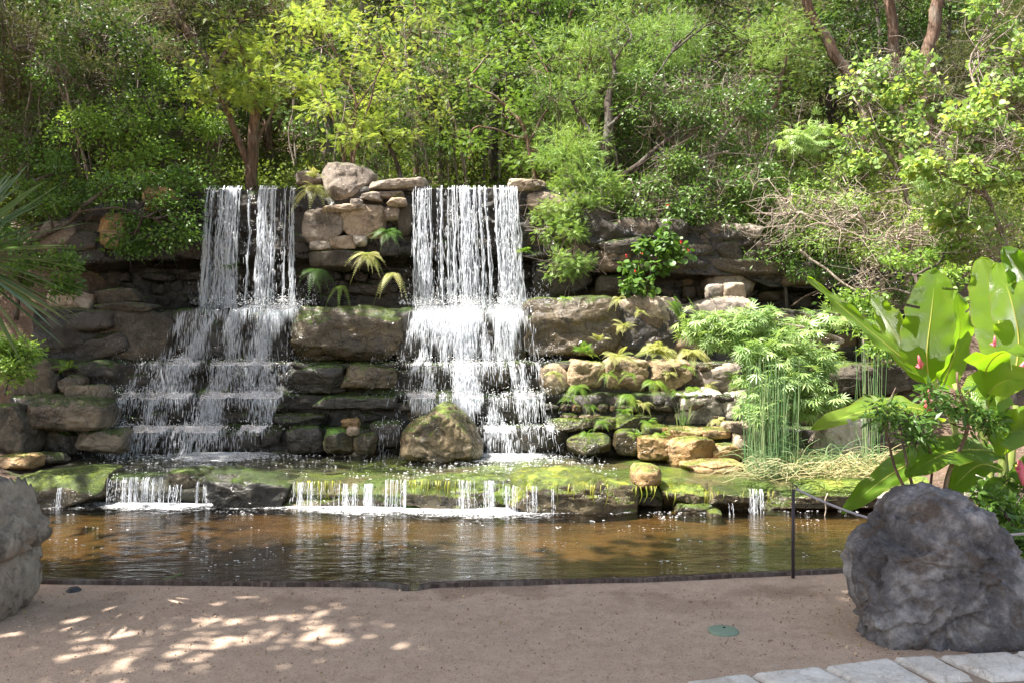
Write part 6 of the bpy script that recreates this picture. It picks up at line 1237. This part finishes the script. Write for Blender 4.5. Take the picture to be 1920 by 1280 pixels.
def banana(label, base, stems, leaves, flowers):
    root = empty("banana_plant", tuple(base), label, "banana plant", "banana plants by the pool's right end"); org = np.array(base, float)
    for pts, r0, r1 in stems: stem(root, pts, r0, r1, org)
    for i, L in enumerate(leaves): banana_leaf(root, L[0], (L[1][0]*1.22, L[1][1]*1.22), L[2], cup=L[3] if len(L) > 3 else .15, org=org, tears=L[4] if len(L) > 4 else 1, seed=int(base[0]*10)+i*7)
    for f_ in flowers: flower(root, *f_[:1], org, *f_[1:])
    return root
bA = np.array([P(1800,900,7.4)[0], 7.4, .05])
banana("banana plant with a long narrow leaf pointing up left and a small pink flower", bA, [([bA, P(1790,800,7.4), P(1745,700,7.4)], .035, .02)],
 [([P(1745,720,7.4),P(1690,670,7.3),P(1600,595,7.2),P(1514,519,7.1)], (.075,.075), (.35,-.75,.45), .1, 0),
  ([P(1745,720,7.45),P(1700,660,7.5),P(1655,590,7.5),P(1630,552,7.5)], (.12,.13), (.1,-1,.45), .2, 1),
  ([P(1742,720,7.35),P(1738,670,7.3),P(1746,590,7.3),P(1755,505,7.4)], (.20,.18), (-.1,-1,.15), .15, 2),
  ([P(1760,740,7.4),P(1780,690,7.35),P(1800,620,7.2),P(1790,545,7.1)], (.16,.15), (.5,-.8,.2), .2, 1),
  ([P(1770,790,7.3),P(1720,765,7.1),P(1620,770,6.95),P(1520,806,6.9)], (.10,.11), (-.1,-.55,.85), .15, 2),
  ([P(1790,830,7.2),P(1740,850,7.0),P(1660,895,6.8),P(1578,962,6.75)], (.10,.10), (-.5,-.7,.5), .1, 2)],
 [(P(1728,690,7.2), .7, (-.2,-.1,.6)), (P(1738,770,7.2), 1.1, (0,-.1,1))])
bB = np.array([P(1885,960,6.6)[0], 6.6, .03])
banana("large banana plant at the right edge with broad white shining leaves", bB, [([bB, P(1880,850,6.6), P(1868,730,6.6)], .045, .026), ([bB+[.08,.05,0], P(1898,860,6.7), P(1905,760,6.7)], .035, .02), ([bB+[-.06,.1,0], P(1850,840,6.7), P(1790,720,6.8)], .03, .016)],
 [([P(1890,700,6.7),P(1880,640,6.75),P(1862,560,6.9),P(1840,482,7.0)], (.17,.16), (-.2,-1,.25), .15, 2),
  ([P(1900,720,6.6),P(1910,640,6.6),P(1895,560,6.6),P(1868,492,6.7)], (.14,.14), (-.35,-1,.1), .15, 1),
  ([P(1940,640,6.6),P(1935,570,6.6),P(1910,510,6.6),P(1880,463,6.6)], (.10,.12), (-.4,-.9,.3), .15, 1),
  ([P(1868,740,6.5),P(1850,690,6.3),P(1880,660,6.1),P(1935,665,5.9)], (.13,.13), (.0,-.5,.9), .2, 1),
  ([P(1870,790,6.5),P(1855,735,6.3),P(1880,715,6.2),P(1945,712,6.1)], (.15,.15), (-.1,-.7,.6), .2, 2),
  ([P(1880,850,6.5),P(1835,842,6.35),P(1770,850,6.25),P(1698,893,6.2)], (.12,.12), (-.1,-.6,.8), .12, 1),
  ([P(1885,850,6.5),P(1900,800,6.3),P(1920,790,6.2),P(1960,800,6.1)], (.15,.15), (-.1,-.7,.6), .2, 1),
  ([P(1880,880,6.5),P(1840,870,6.4),P(1800,900,6.3),P(1775,935,6.3)], (.09,.09), (-.1,-.6,.8), .12, 1),
  ([P(1890,900,6.5),P(1870,930,6.3),P(1860,980,6.2),P(1865,1030,6.1)], (.09,.09), (-.3,-.9,.3), .15, 2),
  ([P(1900,930,6.6),P(1905,980,6.4),P(1912,1040,6.3)], (.10,.10), (-.3,-.9,.3), .15, 2),
  ([P(1900,870,6.6),P(1925,880,6.5),P(1960,930,6.4)], (.13,.13), (-.1,-.8,.5), .15, 1)],
 [(P(1912,862,6.3), 1.1, (0,-.2,-1)), (P(1905,705,6.3), .8, (.3,-.1,.6)), (P(1865,650,6.5), .5, (0,0,1))])
# dark leaved shrub with bare stems before the bananas
b = np.array([P(1770,950,6.3)[0], 6.3, .03])
plant("dark_leaved_shrub", "dark green leafy shrub on bare brown stems in front of the banana plants", "shrub", b,
 [[(b,.02),(P(1775,880,6.3),.018),(P(1805,800,6.3),.014),(P(1800,700,6.3),.008)],[(b+[-.1,0,0],.014),(P(1700,870,6.3),.012),(P(1680,800,6.3),.008)],[(b+[-.15,.05,0],.012),(P(1672,830,6.35),.011),(P(1640,760,6.3),.006)],[(b+[.0,.05,0],.014),(P(1735,850,6.3),.01),(P(1730,790,6.3),.006)]],
 [B_(1770,740,6.25,40,30,.16),B_(1815,760,6.3,35,28,.14),B_(1690,790,6.3,34,18,.12),B_(1660,770,6.3,22,14,.1),B_(1850,800,6.25,26,22,.12),B_(1720,815,6.3,22,12,.1)],
 'leaf_mid','narrow',.10,14,.10,.55,'bark_red',limb=.006,droop=.2)
plant("low_bush", "leafy green growth at the foot of the banana plants behind the grey boulder", "shrub", np.array([P(1900,1000,6.0)[0],6.0,0]), [[(P(1900,1010,6.0),.012),(P(1895,960,6.0),.008)]],
 [B_(1890,960,6.1,30,30,.15),B_(1910,1020,5.8,25,30,.14),B_(1700,950,6.9,24,12,.1,f=.7),B_(1860,910,6.6,24,16,.12)], 'leaf_mid','simple',.09,30,.12,.8)
